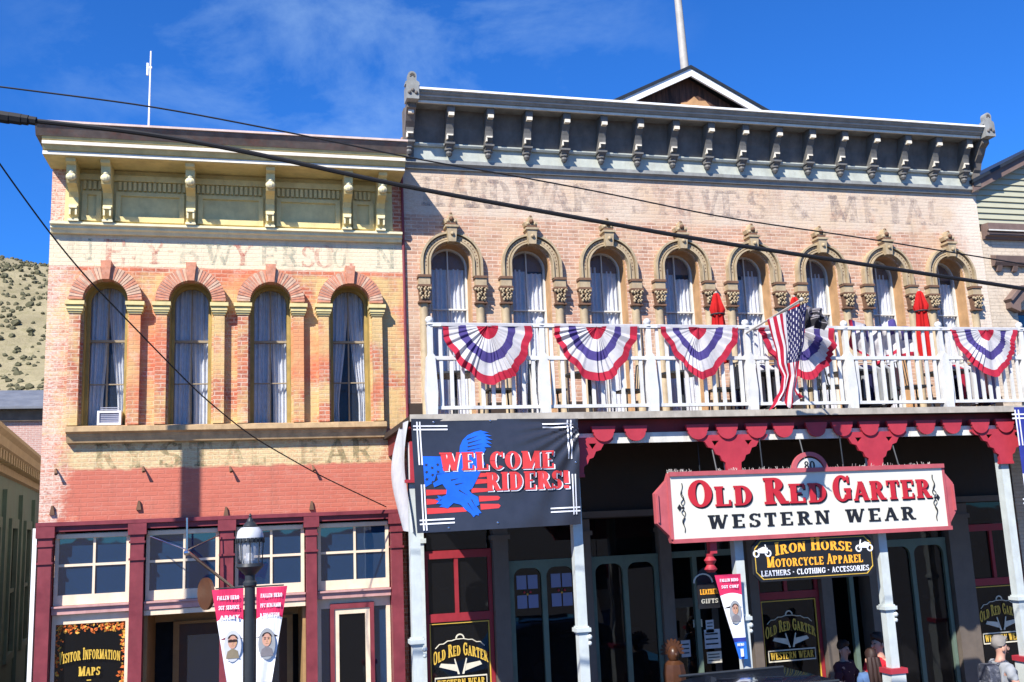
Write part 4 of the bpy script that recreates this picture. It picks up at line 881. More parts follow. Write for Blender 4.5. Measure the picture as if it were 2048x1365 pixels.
for j in range(nv):
    for i in range(nu):
        u, v = (i+.5)/nu, (j+.5)/nv; mb.f.append((j*(nu+1)+i, j*(nu+1)+i+1, (j+1)*(nu+1)+i+1, (j+1)*(nu+1)+i))
        if u > .46 and v < .42: mb.mi.append(1 if (i % 3 == 1 and (j+(i//3) % 2) % 2 == 0) else 2)
        else: mb.mi.append(0 if int(u*13) % 2 == 0 else 1)
mb.build('cloth', [M['fred'], M['fwhite'], M['fblue']], fl, smooth=True)
ga = at(1598, 606, 12.3); gb = at(1492, 664, BY+.0)
bf = thing('black_flag', 'black flag with grey emblem furled beside the striped flag', 'flag', tuple(gb))
MB().tube([gb, ga], .012, 8).build('flag_pole', M['pole'], bf)
mb = MB(); nu = nv = 20
for j in range(nv+1):
    for i in range(nu+1):
        u, v = i/nu, j/nv; x_ = 1601+u*52-v*6*u; y_ = 606+u*22+v*(44-12*u)+4*sin(u*7); p_ = at(x_, y_, 12.5); mb.v.append((p_.x, 12.5+.06*sin(u*15+v*3)+.03*sin(v*8), p_.z))
for j in range(nv):
    for i in range(nu):
        u, v = (i+.5)/nu, (j+.5)/nv; mb.f.append((j*(nu+1)+i, j*(nu+1)+i+1, (j+1)*(nu+1)+i+1, (j+1)*(nu+1)+i)); d_ = (u-.62)**2+(v-.32)**2
        mb.mi.append(1 if (.012 < d_ < .035 or .25 < u < .36 or (v < .08 and u > .2) or (u > .45 and .55 < v < .6)) else 0)
mb.build('cloth', [M['fblack'], M['fgrey']], bf, smooth=True)

# ------------------------------------------------------------------ umbrellas and tables on the balcony
def umbrella(px, top, label, Y=14.1, tilt=0):
    p_ = at(px, top, Y); u = thing('closed_umbrella', label, 'umbrella', (p_.x, Y, DZ), 'closed red umbrellas on the balcony')
    MB().tube([(p_.x, Y, DZ+.06), (p_.x, Y, p_.z+.02)], .018, 8).lathe(p_.x, Y, [(.22, DZ+.001), (.22, DZ+.05), (.03, DZ+.07)], 14).build('pole', M['pole'], u)
    mb = MB(); n = 24; pr = [(.012, 0), (.035, .02), (.052, .06), (.075, .16), (.11, .27), (.095, .33), (.08, .38), (.088, .5), (.10, .75), (.105, 1.0), (.09, 1.12)]
    for r_, d_ in pr:
        for i in range(n):
            a_ = 2*pi*i/n; rr_ = r_*(1+.28*cos(a_*6+d_*2)); mb.v.append((p_.x+rr_*cos(a_), Y+rr_*sin(a_), p_.z-d_))
    for j in range(len(pr)-1):
        for i in range(n): mb.f.append((j*n+i, j*n+(i+1) % n, (j+1)*n+(i+1) % n, (j+1)*n+i)); mb.mi.append(0)
    mb.build('canopy', M['umbred'], u, smooth=True)
    MB().tube([(p_.x+.105*cos(q), Y+.105*sin(q), p_.z-.35) for q in [i*pi/8 for i in range(17)]], .014, 6).build('strap', M['black'], u)
    return u
umbrella(1432, 586, 'closed red umbrella with dark strap in front of the fourth window gap')
umbrella(1588, 594, 'closed red umbrella mostly hidden behind the hanging flags')
umbrella(1838, 582, 'rightmost closed red umbrella, behind the crumpled bunting')
def table(x, y, label):
    t_ = thing('bistro_table', label, 'table', (x, y, DZ), 'dark bistro tables on the balcony')
    MB().lathe(x, y, [(.36, DZ+.70), (.36, DZ+.73)], 20).build('tabletop', M['black'], t_)
    MB().tube([(x, y, DZ+.02), (x, y, DZ+.70)], .03, 8).lathe(x, y, [(.2, DZ+.001), (.18, DZ+.03)], 14).build('pedestal', M['black'], t_); return t_
t0 = table(2.9, 14.2, 'dark round bistro table at the left end of the balcony')
for x, l in ((4.95, 'dark round bistro table behind the second bunting'), (6.45, 'dark round bistro table beside the first closed umbrella'), (7.9, 'dark round bistro table behind the hanging flag'), (9.4, 'dark round bistro table behind the crumpled bunting'), (11.2, 'dark round bistro table behind the rightmost bunting')): dup(t0, (x, 14.2, DZ), None, l)
def chair(x, y, rz, label):
    t_ = thing('metal_chair', label, 'chair', (x, y, DZ), 'dark metal chairs on the balcony')
    MB().box(x-.2, x+.2, y-.2, y+.2, DZ+.44, DZ+.47).build('seat', M['black'], t_)
    b_ = MB().tube([(x-.18, y+.18, DZ+.47), (x-.18, y+.24, DZ+.88), (x+.18, y+.24, DZ+.88), (x+.18, y+.18, DZ+.47)], .014, 6)
    for k in range(5): b_.tube([(x-.12+.06*k, y+.19, DZ+.47), (x-.12+.06*k, y+.24, DZ+.88)], .009, 5)
    b_.build('backrest', M['black'], t_)
    for sx, sy in ((-1, -1), (1, -1), (-1, 1), (1, 1)): MB().tube([(x+.17*sx, y+.17*sy, DZ+.44), (x+.2*sx, y+.2*sy, DZ+.001)], .014, 6).build('leg', M['black'], t_)
    t_.rotation_euler = (0, 0, rz); return t_
c0 = chair(3.5, 14.0, 0, 'dark metal chair right of the leftmost balcony table')
for x, y, r_, l in ((4.3, 14.1, 1.6, 'dark metal chair left of the table behind the second bunting'), (5.6, 14.2, -1.4, 'dark metal chair right of the table behind the second bunting'), (7.1, 14.1, -1.6, 'dark metal chair right of the table by the first closed umbrella'), (8.55, 14.2, -1.5, 'dark metal chair right of the table behind the hanging flag'), (8.9, 13.9, 1.4, 'dark metal chair left of the table behind the crumpled bunting'), (10.4, 14.0, 1.6, 'dark metal chair left of the rightmost balcony table')): dup(c0, (x, y, DZ), r_, l)
def rack(x, label):      # rails of clothes seen through the balusters
    t_ = thing('clothes_rack', label, 'clothes rack', (x, 14.6, DZ), 'clothes racks on the balcony')
    f = MB().tube([(x-.5, 14.6, DZ+.02), (x-.5, 14.6, DZ+.95), (x+.5, 14.6, DZ+.95), (x+.5, 14.6, DZ+.02)], .015, 6).box(x-.52, x-.48, 14.35, 14.85, DZ+.001, DZ+.03).box(x+.48, x+.52, 14.35, 14.85, DZ+.001, DZ+.03); f.build('frame', M['pole'], t_)
    rr_ = random.Random(int(x*10))
    for k in range(9):
        xx = x-.42+.105*k; g = MB().prism([(14.6-.17, DZ+.2+rr_.uniform(0, .2)), (14.6+.17, DZ+.2), (14.6+.19, DZ+.82), (14.6, DZ+.92), (14.6-.19, DZ+.82)], xx-.03, xx+.03, ax='x'); g.build('garment', M[rr_.choice(['fblack', 'fblue', 'tdark', 'cwhite', 'fblue', 'tgrey', 'cred'])], t_)
    return t_
rack(10.0, 'rail of dark clothes behind the crumpled bunting'); rack(11.9, 'rail of navy clothes below the rightmost bunting'); rack(8.05, 'rail of clothes behind the tail of the hanging flag')

# ------------------------------------------------------------------ welcome banner
VY = 12.84
c0_, c1_, c2_, c3_ = [at(px, py, VY) for px, py in ((822, 838), (1155, 838), (1163, 1049), (835, 1067))]
def bq(u, v, off=0.0):                  # point on the banner sheet, u right, v down; it is slightly puckered
    p_ = (c0_*(1-u)+c1_*u)*(1-v) + (c3_*(1-u)+c2_*u)*v
    k = max(0, u-.55)/.45
    d1 = (u-1) + (v-.05)*.9
    fold = .017*k*sin(26*atan2(v-.02, 1.06-u)) + .018*sin(u*5+v*2) + .010*sin(v*9+u*3)
    return Vector((p_.x, VY + fold - off, p_.z))
wb = thing('welcome_banner', 'charcoal banner with a blue eagle reading WELCOME RIDERS!, tied to the balcony posts', 'banner', tuple((c0_+c1_)/2))
mb = MB(); nu, nv = 90, 50
mb.v = [tuple(bq(i/nu, j/nv)) for j in range(nv+1) for i in range(nu+1)]; mb.f = [(j*(nu+1)+i, j*(nu+1)+i+1, (j+1)*(nu+1)+i+1, (j+1)*(nu+1)+i) for j in range(nv) for i in range(nu)]; mb.mi = [0]*len(mb.f)
mb.build('sheet', M['vinyl'], wb, smooth=True)
def onban(poly, off, m, mb):            # polygon in banner coordinates, cut into small faces that follow the sheet
    bm = bmesh.new(); tri = tessellate_polygon([[Vector((a, b, 0)) for a, b in poly]])
    vs = [bm.verts.new((a, b, 0)) for a, b in poly]
    for t_ in tri:
        try: bm.faces.new([vs[i] for i in t_])
        except ValueError: pass
    for k in range(4):
        es = [e for e in bm.edges if e.calc_length() > .035]
        if es: bmesh.ops.subdivide_edges(bm, edges=es, cuts=1); bmesh.ops.triangulate(bm, faces=bm.faces[:])
    bm.verts.index_update(); mb.add([bq(v.co.x, v.co.y, off) for v in bm.verts], [[v.index for v in f.verts] for f in bm.faces], m); bm.free()
Z_ = lambda x, y: ((x-215)/1640, (y-95)/1110)     # survey of the print
em = MB()
for a, b, c, d in ((320, 790, 520, 840), (820, 640, 940, 680), (760, 790, 920, 830), (320, 880, 420, 930), (800, 700, 930, 745), (830, 870, 1020, 920), (320, 970, 700, 1020), (840, 950, 1020, 1000)):
    onban([Z_(a, b), Z_(c, b+8), Z_(c+18, (b+d)/2), Z_(c, d), Z_(a, d+8)], .004, 1, em)
onban([Z_(305, 465), Z_(480, 470), Z_(500, 560), Z_(540, 640), Z_(430, 640), Z_(400, 720), Z_(310, 770)], .005, 0, em)
rs = random.Random(2)
for i in range(4):
    for j in range(3):
        q = Z_(335+55*i, 550+70*j+(i % 2)*30); onban([(q[0]+.012*(1 if k % 2 else .45)*cos(k*pi/5), q[1]+.018*(1 if k % 2 else .45)*sin(k*pi/5)) for k in range(10)], .0075, 2, em)
eagle = [(660, 440), (670, 370), (700, 310), (750, 260), (820, 228), (880, 213), (960, 235), (905, 240), (985, 270), (920, 272), (990, 310), (925, 306), (985, 350), (920, 340), (975, 385), (905, 385), (920, 410), (880, 470), (900, 560), (860, 620), (825, 690), (770, 790), (735, 815), (760, 845), (820, 880), (830, 960), (800, 970), (845, 1040), (815, 1045), (820, 1065), (790, 1055), (765, 1078), (740, 1040), (690, 1000), (650, 950), (580, 930), (520, 980), (490, 970), (440, 960), (470, 940), (410, 930), (440, 905), (400, 885), (440, 880), (425, 850), (470, 865), (510, 850), (520, 800), (480, 740), (400, 770), (390, 730), (440, 700), (430, 650), (560, 630), (640, 600), (665, 520)]
onban([Z_(a, b) for a, b in eagle], .009, 0, em)
for pl in ([(740, 300), (860, 262), (745, 312)], [(745, 335), (890, 300), (750, 348)], [(740, 372), (895, 345), (745, 385)], [(735, 410), (880, 390), (740, 422)], [(560, 700), (640, 690), (566, 712)], [(600, 745), (690, 735), (606, 758)], [(640, 800), (720, 860), (634, 812)], [(760, 900), (800, 1000), (750, 905)], [(720, 930), (775, 1030), (712, 936)], [(445, 893), (470, 890), (452, 903)]): onban([Z_(a, b) for a, b in pl], .0115, 2, em)
em.build('eagle_emblem', [M['vblue'], M['vred'], M['vinyl']], wb)
lb = MB()
def btext(st, x0, x1, ybase, ytop, m, off, dx=0, dy=0):
    tm = MB(); text(tm, st, 0, 0, 1, 0, width=1, T=.27, s=.09, e=.05, gap=.07, dz=0)
    i = 0
    for f in tm.f:
        pl = [Z_(x0+(x1-x0)*tm.v[k][0]+dx, ybase-(ybase-ytop)*tm.v[k][2]+dy) for k in f]
        lb.add([bq(a, b, off+.0005*(i % 10)) for a, b in pl], [list(range(len(pl)))], m); i += 1
btext('WELCOME', 470, 1590, 612, 432, 1, .013, 14, 12); btext('WELCOME', 470, 1590, 612, 432, 0, .020)
btext('RIDERS!', 905, 1745, 825, 640, 1, .013, 14, 12); btext('RIDERS!', 905, 1745, 825, 640, 0, .020)
lb.build('lettering', [M['vred'], M['vwhite']], wb)
cl = MB()
for xs, ys, hx, hy in (((268, 295), (168, 202), (230, 560), (125, 550)), ((1742, 1775), (152, 188), (1490, 1800), (110, 520)), ((278, 305), (1085, 1122), (245, 580), (740, 1185)), ((1775, 1805), (1028, 1065), (1540, 1850), (680, 1100))):
    for q in ys: onban([Z_(hx[0], q-7), Z_(hx[1], q-9), Z_(hx[1], q+6), Z_(hx[0], q+7)], .010, 0, cl)
    for q in xs: onban([Z_(q-7, hy[0]), Z_(q+7, hy[0]), Z_(q+9, hy[1]), Z_(q-5, hy[1])], .012, 0, cl)
cl.build('corner_lines', M['vwhite'], wb)
# creases pulled tight to the right-hand ties
cr = MB()
gr = MB()
for q in ((430, 130), (980, 115), (520, 1170), (1000, 1145), (1815, 560)):
    p_ = bq(*Z_(*q), .006); gr.ball(p_, .016, 0, 6, (1, .4, 1))
gr.build('grommet', M['chrome'], wb)
# its neighbour round the corner shows only its pale back
mb = MB(); nu, nv = 16, 24
for j in range(nv+1):
    for i in range(nu+1):
        u, v = i/nu, j/nv
        mb.v.append((2.02-.04*sin(v*pi)-.03*sin(u*6+v*5), 13.0+1.25*u*(.72+.28*sin(v*pi)), 4.66-1.43*v+.05*u*v))
mb.f = [(j*(nu+1)+i, j*(nu+1)+i+1, (j+1)*(nu+1)+i+1, (j+1)*(nu+1)+i) for j in range(nv) for i in range(nu)]; mb.mi = [0]*len(mb.f)
tag(mb.build('side_banner', M['vback'], None, (1.98, 13.4, 4.6), smooth=True), 'grey white banner back hanging on the left end of the balcony', 'banner')
# banner cut by the right edge of the photograph
sb_ = thing('blue_banner', 'navy banner with white corner lines on the last post at the right', 'banner', (11.9, VY, 4.0))
MB().box(11.25, 13.3, VY, VY+.008, 3.15, 4.70).build('sheet', M['pnavy'], sb_)
q = MB()
for z in (4.52, 4.58): q.box(11.19, 11.62, VY-.006, VY-.002, z, z+.022)
for x in (11.24, 11.30): q.box(x, x+.02, VY-.010, VY-.007, 4.12, 4.66)
for z in (3.25, 3.31): q.box(11.19, 11.62, VY-.006, VY-.002, z, z+.022)
for x in (11.24, 11.30): q.box(x, x+.02, VY-.010, VY-.007, 3.2, 3.7)
q.build('corner_lines', M['vwhite'], sb_)
MB().prism([(11.34, 3.9), (12.4, 3.9), (12.4, 4.3), (11.34, 4.22)], VY-.012, VY-.004).build('print', M['vblue'], sb_)

# ------------------------------------------------------------------ main hanging sign
GY = 12.86
gs = thing('hanging_shop_sign', 'long cream shop sign with big red lettering in a rose frame, hung under the balcony', 'sign', (7.7, GY, 3.4))
sx0, sx1, sz0, sz1 = 5.56, 9.86, 2.985, 3.825
MB().prism([(sx0-.02, sz0-.05), (sx1+.06, sz0-.06), (sx1+.07, sz0+.05), (sx1+.18, sz0+.20), (sx1+.18, sz1-.22), (sx1+.04, sz1-.05), (sx1, sz1+.05), (sx0, sz1+.05), (sx0-.04, sz1-.05), (sx0-.22, sz1-.22), (sx0-.22, sz0+.22), (sx0-.05, sz0+.05)], GY+.02, GY+.12).build('frame', M['signf'], gs)
MB().box(sx0-.01, sx1+.03, GY-.03, GY+.02, sz1+.0, sz1+.06).box(sx0-.01, sx1+.05, GY-.03, GY+.02, sz0-.055, sz0).box(sx0-.21, sx0-.19, GY-.01, GY+.02, sz0+.23, sz1-.23).box(sx1+.15, sx1+.17, GY-.01, GY+.02, sz0+.22, sz1-.24).box(sx0-.04, sx0, GY-.005, GY+.02, sz0, sz1).box(sx1, sx1+.04, GY-.005, GY+.02, sz0, sz1).build('moulding', M['signf'], gs)
xm = 7.70
brd = MB().prism([(sx0, sz0), (sx1, sz0), (sx1, sz1), (xm+.24, sz1)] + arc(xm, sz1-.0, .22, 0, 180, 14, .2) + [(xm-.24, sz1), (sx0, sz1)], GY-.0, GY+.019)
brd.build('board', M['signw'], gs)
MB().prism(arc(xm, sz1+.02, .285, 0, 180, 16, .265) + arc(xm, sz1+.02, .225, 180, 0, 16, .205), GY-.02, GY+.03).build('crest_rim', M['signf'], gs)
lt = MB()
for off, dx, dz_, mi in ((-.004, .022, -.022, 1), (-.016, 0, 0, 0)):
    text(lt, 'OLD', 5.80+dx, 3.40+dz_, .27, GY+off, width=.96, T=.25, s=.10, e=.06, gap=.09, m=mi, first=1.35)
    text(lt, 'RED', 6.94+dx, 3.40+dz_, .27, GY+off, width=.98, T=.25, s=.10, e=.06, gap=.09, m=mi, first=1.35)
    text(lt, 'GARTER', 8.02+dx, 3.40+dz_, .27, GY+off, width=1.60, T=.25, s=.10, e=.06, gap=.09, m=mi, first=1.35)
text(lt, 'WESTERN', 6.08, 3.10, .185, GY-.004, width=1.86, T=.22, s=.12, e=.08, gap=.22, m=1); text(lt, 'WEAR', 8.20, 3.10, .185, GY-.004, width=1.12, T=.22, s=.12, e=.08, gap=.22, m=1)
text(lt, '80', xm-.085, sz1+.035, .12, GY-.004, width=.17, T=.2, s=.12, e=.05, m=1)
for sg, xx in ((1, 5.67), (-1, 9.74)):
    lt.prism([(xx-.035*sg, 3.40), (xx, 3.45), (xx+.035*sg, 3.40), (xx, 3.35)], GY-.006, GY-.002, m=1)
    for k in (-1, 1):
        lt.tube([(xx+.05*sg+.035*sin(q*2.2)*sg*(1-q/5), GY-.005, 3.40+k*(.03+.30*q/4)) for q in [i*.25 for i in range(17)]], .007, 5, 1)
        lt.tube([(xx+.05*sg-.03*sin(q*2.2)*sg*(1-q/5), GY-.009, 3.40+k*(.03+.2*q/4)) for q in [i*.25 for i in range(17)]], .005, 5, 1)
    lt.ball((xx+.05*sg, GY-.008, 3.40), .02, 1, 6, (1, .3, 1))
lt.build('lettering', [M['signr'], M['signb']], gs)
MB().tube([(6.3, GY+.07, sz1+.04), (6.3, BY+.12, 4.5)], .012, 6).tube([(9.2, GY+.07, sz1+.04), (9.2, BY+.12, 4.5)], .012, 6).tube([(7.7, GY+.07, sz1+.04), (7.7, BY+.12, 4.5)], .012, 6).build('hanger', M['black'], gs)
sk = MB(); rs = random.Random(9)
for i in range(150):
    x = sx0 + rs.choice((rs.uniform(0, .35), rs.uniform(.7, 1.9), rs.uniform(2.4, 4.15))); sk.tube([(x, GY+.06, sz1+.04), (x+rs.uniform(-.02, .02), GY+.06+rs.uniform(-.03, .03), sz1+.045+rs.uniform(.02, .06))], .0035, 4)
tag(kind(sk.build('bird_spikes', M['pole'], None, (7.7, GY, sz1)), 'stuff'), 'thin grey bird spikes along the top edge of the long cream sign', 'bird spikes')
# ------------------------------------------------------------------ small signs
iy = 12.90
is_ = thing('apparel_sign', 'black sign with clipped corners and orange lettering under the long cream sign', 'sign', (7.8, iy, 2.6))
p0, p1, p2, p3 = [at(px, py, iy) for px, py in ((1503, 1082), (1744, 1076), (1741, 1150), (1506, 1166))]
a, b, z0, z1 = p0.x, p1.x, p3.z-.0, p0.z+.02
oct_ = lambda d: [(a+.10+d, z0+d), (b-.10-d, z0+d), (b-d, z0+.10+d), (b-d, z1-.10-d), (b-.10-d, z1-d), (a+.10+d, z1-d), (a+d, z1-.10-d), (a+d, z0+.10+d)]
MB().prism(oct_(0), iy, iy+.04).build('board', M['signb'], is_)
MB().prism(oct_(.03), iy-.004, iy+.002, [oct_(.04)]).build('gilt_line', M['gold'], is_)
lt = MB(); cx = (a+b)/2
bw = lambda x, z: (x, z + .05*(1-((x-cx)/.62)**2))
text(lt, 'IRON HORSE', cx-.60, z0+.34, .13, iy-.003, width=1.20, T=.24, s=.12, e=.05, m=0, warp=bw, first=1.35)
text(lt, 'MOTORCYCLE APPAREL', cx-.74, z0+.19, .11, iy-.003, width=1.50, T=.24, s=.12, e=.05, m=0, first=1.3)
text(lt, 'LEATHERS - CLOTHING - ACCESSORIES', cx-.84, z0+.075, .075, iy-.003, width=1.68, T=.22, s=.12, e=.04, m=1)
for sg in (-1, 1):      # little motorcycles
    x = cx + sg*.80; z = z1-.20
    for d in (-.09, .09): lt.prism(arc(x+d, z, .05, 0, 360, 14)[:-1], iy-.006, iy, [arc(x+d, z, .03, 0, 360, 14)[:-1]], m=1)
    lt.prism([(x-.07, z+.01), (x+.06, z), (x+.09, z+.07), (x+.02, z+.09), (x-.06, z+.06)], iy-.010, iy-.004, m=1); lt.tube([(x+sg*-.08, iy-.008, z), (x+sg*-.05, iy-.008, z+.12)], .008, 5, 1)
lt.build('lettering', [M['orange'], M['vwhite']], is_)
MB().tube([(a+.3, iy+.02, z1), (a+.3, iy+.1, 4.46)], .01, 6).tube([(b-.3, iy+.02, z1), (b-.3, iy+.1, 4.46)], .01, 6).build('hanger', M['black'], is_)
p_ = at(1426, 1100, 12.95)
rb_ = thing('red_sign_arm', 'red turned wooden arm below the left end of the long cream sign', 'bracket', tuple(p_))
MB().box(p_.x-.05, p_.x+.05, 12.93, 13.03, p_.z-.05, 2.94).build('arm_block', M['red'], rb_)
MB().lathe(p_.x-.04, 12.98, [(.05, p_.z-.30), (.09, p_.z-.26), (.05, p_.z-.2), (.085, p_.z-.14), (.05, p_.z-.09), (.06, p_.z-.05)], 12).build('turning', M['red'], rb_, smooth=True)
p_ = at(1418, 1180, 13.3)
hs_ = thing('small_black_sign', 'small black hanging sign with pale lettering left of the half pennant', 'sign', tuple(p_))
MB().prism([(p_.x-.17, p_.z-.25), (p_.x+.15, p_.z-.25), (p_.x+.15, p_.z+.15)] + arc(p_.x-.01, p_.z+.15, .16, 0, 180, 8) , 13.3, 13.33).build('board', M['signb'], hs_)
lt = MB().tube([(p_.x-.08+.14*cos(q), 13.298, p_.z+.10+.12*sin(q)) for q in [i*pi/8 for i in range(9)]], .012, 5, 0)
text(lt, 'LEATHER', p_.x-.14, p_.z-.06, .07, 13.296, width=.27, T=.25, s=.14, m=1); text(lt, 'GIFTS', p_.x-.13, p_.z-.18, .06, 13.296, width=.25, T=.25, s=.14, m=0)
lt.build('lettering', [M['cream2'], M['orange']], hs_)
MB().tube([(p_.x, 13.31, p_.z+.31), (p_.x, 13.31, 4.46)], .008, 5).build('hanger', M['black'], hs_)
# perpendicular wooden sign on an iron bracket by the brick shop entrance
p_ = at(374, 1100, 15.0)
ob = thing('wooden_hanging_sign', 'brown oval wooden sign on an iron bracket between the transom windows', 'sign', tuple(p_))
MB().tube([at(374, 1036, 15.0), at(374, 1112, 15.0)], .016, 8).tube([at(374, 1100, 15.0), at(440, 1070, 15.5)], .008, 6).tube([at(374, 1100, 15.0), at(300, 1073, 15.5)], .008, 6).tube([at(378, 1106, 15.0), at(466, 1176, 15.5)], .022, 8).ball(at(374, 1106, 15.0), .045).build('bracket', M['chrome'], ob)
oc = at(412, 1188, 15.1)
mb = MB().prism([(oc.y+.24*cos(q), oc.z+.22*sin(q)) for q in [i*pi/12 for i in range(24)]], oc.x-.02, oc.x+.02, ax='x'); mb.v = [(oc.x + (x-oc.x) - (y-oc.y)*.45, y, z) for x, y, z in mb.v]
mb.build('board', M['woodb'], ob)

# ------------------------------------------------------------------ street lamp with pennants
LY = 11.0; lp = at(500, 1140, LY); lx = lp.x
lamp = thing('street_lamp', 'black cast iron street lamp with clear glass lantern by the brick shop', 'street lamp', (lx, LY, GZ))
MB().lathe(lx, LY, [(.20, GZ), (.20, GZ+.3), (.12, GZ+.42), (.07, GZ+.6), (.058, 1.2), (.052, 2.76), (.068, 2.78), (.068, 2.81), (.05, 2.83), (.05, 2.88), (.10, 2.93), (.14, 2.97), (.13, 3.0)], 18).build('post', M['black'], lamp, smooth=True)
MB().lathe(lx, LY, [(.085, 3.0), (.105, 3.05), (.115, 3.2), (.115, 3.235)], 18).build('lantern_glass', M['lampglass'], lamp, smooth=True)
MB().lathe(lx, LY, [(.03, 3.0), (.045, 3.03), (.04, 3.1), (.01, 3.12)], 10).build('bulb', M['vwhite'], lamp)
cr = MB()
for k in range(8):
    q = 2*pi*k/8; cr.tube([(lx+.12*cos(q), LY+.12*sin(q), 2.98), (lx+.135*cos(q), LY+.135*sin(q), 3.24)], .006, 5)
cr.build('cage', M['black'], lamp)
cp = MB().lathe(lx, LY, [(.135, 3.225), (.14, 3.25), (.125, 3.33), (.09, 3.365), (.05, 3.37)], 20, 1).lathe(lx, LY, [(.06, 3.365), (.075, 3.38), (.055, 3.41), (.035, 3.425), (.03, 3.45), (.012, 3.47), (.018, 3.485), (.004, 3.51)], 14, 0)
for k in range(22):
    q = 2*pi*k/22; cp.prism([(-.019, 3.26), (.019, 3.26), (0, 3.205)], 0, .006, m=0)
    n = 6
    for i in range(len(cp.v)-n, len(cp.v)): x, y, z = cp.v[i]; cp.v[i] = (lx + (.142+y)*cos(q) - x*sin(q), LY + (.142+y)*sin(q) + x*cos(q), z)
cp.lathe(lx, LY, [(.137, 3.215), (.144, 3.235), (.137, 3.255)], 20, 0)
cp.build('lamp_cap', [M['black'], M['vback']], lamp, smooth=True)
MB().tube([(lx-.34, LY-.02, 2.765), (lx+.34, LY-.02, 2.765)], .008, 6).build('pennant_rod', M['black'], lamp)
def pennant(x, sg, y, ztop, label, lines, face, wtop=.31, hgt=1.25, wbot=.10, host='pennant'):
    # long tapering pennant beside a post: straight inner edge, slanted outer edge
    o = thing(host, label, 'pennant', (x, y, ztop), 'tapering portrait pennants on posts')
    W_ = lambda v: wtop + (wbot-wtop)*v
    def reg(v0, v1, mi, mb, wav=0):
        n = 10; lo = []; hi = []
        for i in range(n+1):
            u = i/n; a_ = v0 + (wav*sin(u*pi) if v0 > 0 else 0)*-1; b_ = v1 - (wav*sin(u*pi) if v1 < 1 else 0)
            hi.append((x+sg*u*W_(a_), y+.01*sin(u*6+a_*5), ztop-hgt*a_)); lo.append((x+sg*u*W_(b_), y+.01*sin(u*6+b_*5), ztop-hgt*b_))
        mb.add(hi+lo, [(i, i+1, n+2+i, n+1+i) for i in range(n)], mi)
    mb = MB(); reg(0, .25, 0, mb, .03); reg(.25, .40, 1, mb, .03)
    for k in range(5): reg(.40+.07*k, .40+.07*(k+1), 1, mb)
    reg(.75, .80, 2, mb); reg(.80, 1.0, 3, mb)
    mb.build('cloth', [M['pinkred'], M['vwhite'], M['pnavy'], M['pblue']], o)
    t_ = MB()
    for k, st in enumerate(lines):
        v = .055 + .078*k; w_ = W_(v)*.72; text(t_, st, x+sg*W_(v)*.5-w_/2, ztop-hgt*(v+.028), .04, y-.014, width=w_, T=.26, s=.14, e=.04)
    text(t_, 'HERO', x+sg*W_(.8)*.5-.05, ztop-hgt*.845, .035, y-.014, width=.10, T=.26, s=.14, e=.0)
    t_.box(x+sg*W_(.9)*.5-.022, x+sg*W_(.9)*.5+.022, y-.016, y-.013, ztop-hgt*.97, ztop-hgt*.88)
    t_.build('lettering', M['vwhite'], o)
    f = MB(); c_ = x+sg*W_(.5)*.50; zc_ = ztop-hgt*.45
    f.prism([(c_+.085*cos(q), zc_+.155*sin(q)) for q in [i*pi/14 for i in range(28)]], y-.017, y-.012, m=0)
    f.prism([(c_+.045*cos(q), zc_+.04+.065*sin(q)) for q in [i*pi/10 for i in range(20)]], y-.022, y-.018, m=1)
    f.prism([(c_-.065, zc_-.12), (c_+.065, zc_-.12), (c_+.05, zc_-.05), (c_, zc_-.02), (c_-.05, zc_-.05)], y-.021, y-.0175, m=2)
    for s_ in (-1, 1): f.box(c_+s_*.018-.009, c_+s_*.018+.009, y-.0245, y-.0222, zc_+.045, zc_+.053, 3); f.box(c_+s_*.018-.012, c_+s_*.018+.012, y-.0245, y-.0222, zc_+.062, zc_+.066, 3)
    f.box(c_-.014, c_+.014, y-.0245, y-.0222, zc_+.004, zc_+.009, 4); f.prism([(c_-.006, zc_+.02), (c_+.006, zc_+.02), (c_+.002, zc_+.045), (c_-.002, zc_+.045)], y-.025, y-.0222, m=4)
    f.prism([(c_+.022, zc_-.015), (c_+.043, zc_+.03), (c_+.040, zc_+.075), (c_+.028, zc_+.06)], y-.0243, y-.0222, m=4)
    if face == 'glasses': f.box(c_-.045, c_+.045, y-.025, y-.0225, zc_+.04, zc_+.062, 3)
    f.prism(arc(c_, zc_+.065, .05, 10, 170, 10) + arc(c_, zc_+.075, .03, 170, 10, 10), y-.0245, y-.0222, m=3)
    f.build('portrait', [M['vback'] if face == 'glasses' else M['tgrey'], M['skin'], M['khaki'] if face == 'glasses' else M['fgrey'], M['hairb'], M['casing']], o)
    return o
pennant(lx-.065, -1, LY-.03, 2.755, 'white pennant with pink top left of the lamp post, portrait wearing dark glasses', ('FALLEN HERO', 'SGT SERVICE', 'ARMY'), 'glasses')
pennant(lx+.065, 1, LY-.03, 2.755, 'white pennant with pink top right of the lamp post, portrait with dark hair', ('FALLEN HERO', 'PFC BENJAMIN', 'D TOLLEFSON'), 'hair')
q0 = at(1487, 1148, 12.9)
pennant(q0.x-.02, -1, 12.95, q0.z, 'lone pennant with pink top hanging left of the post below the long cream sign', ('FALLEN HERO', 'SGT CORY'), 'hair', .39, 1.12, .12)

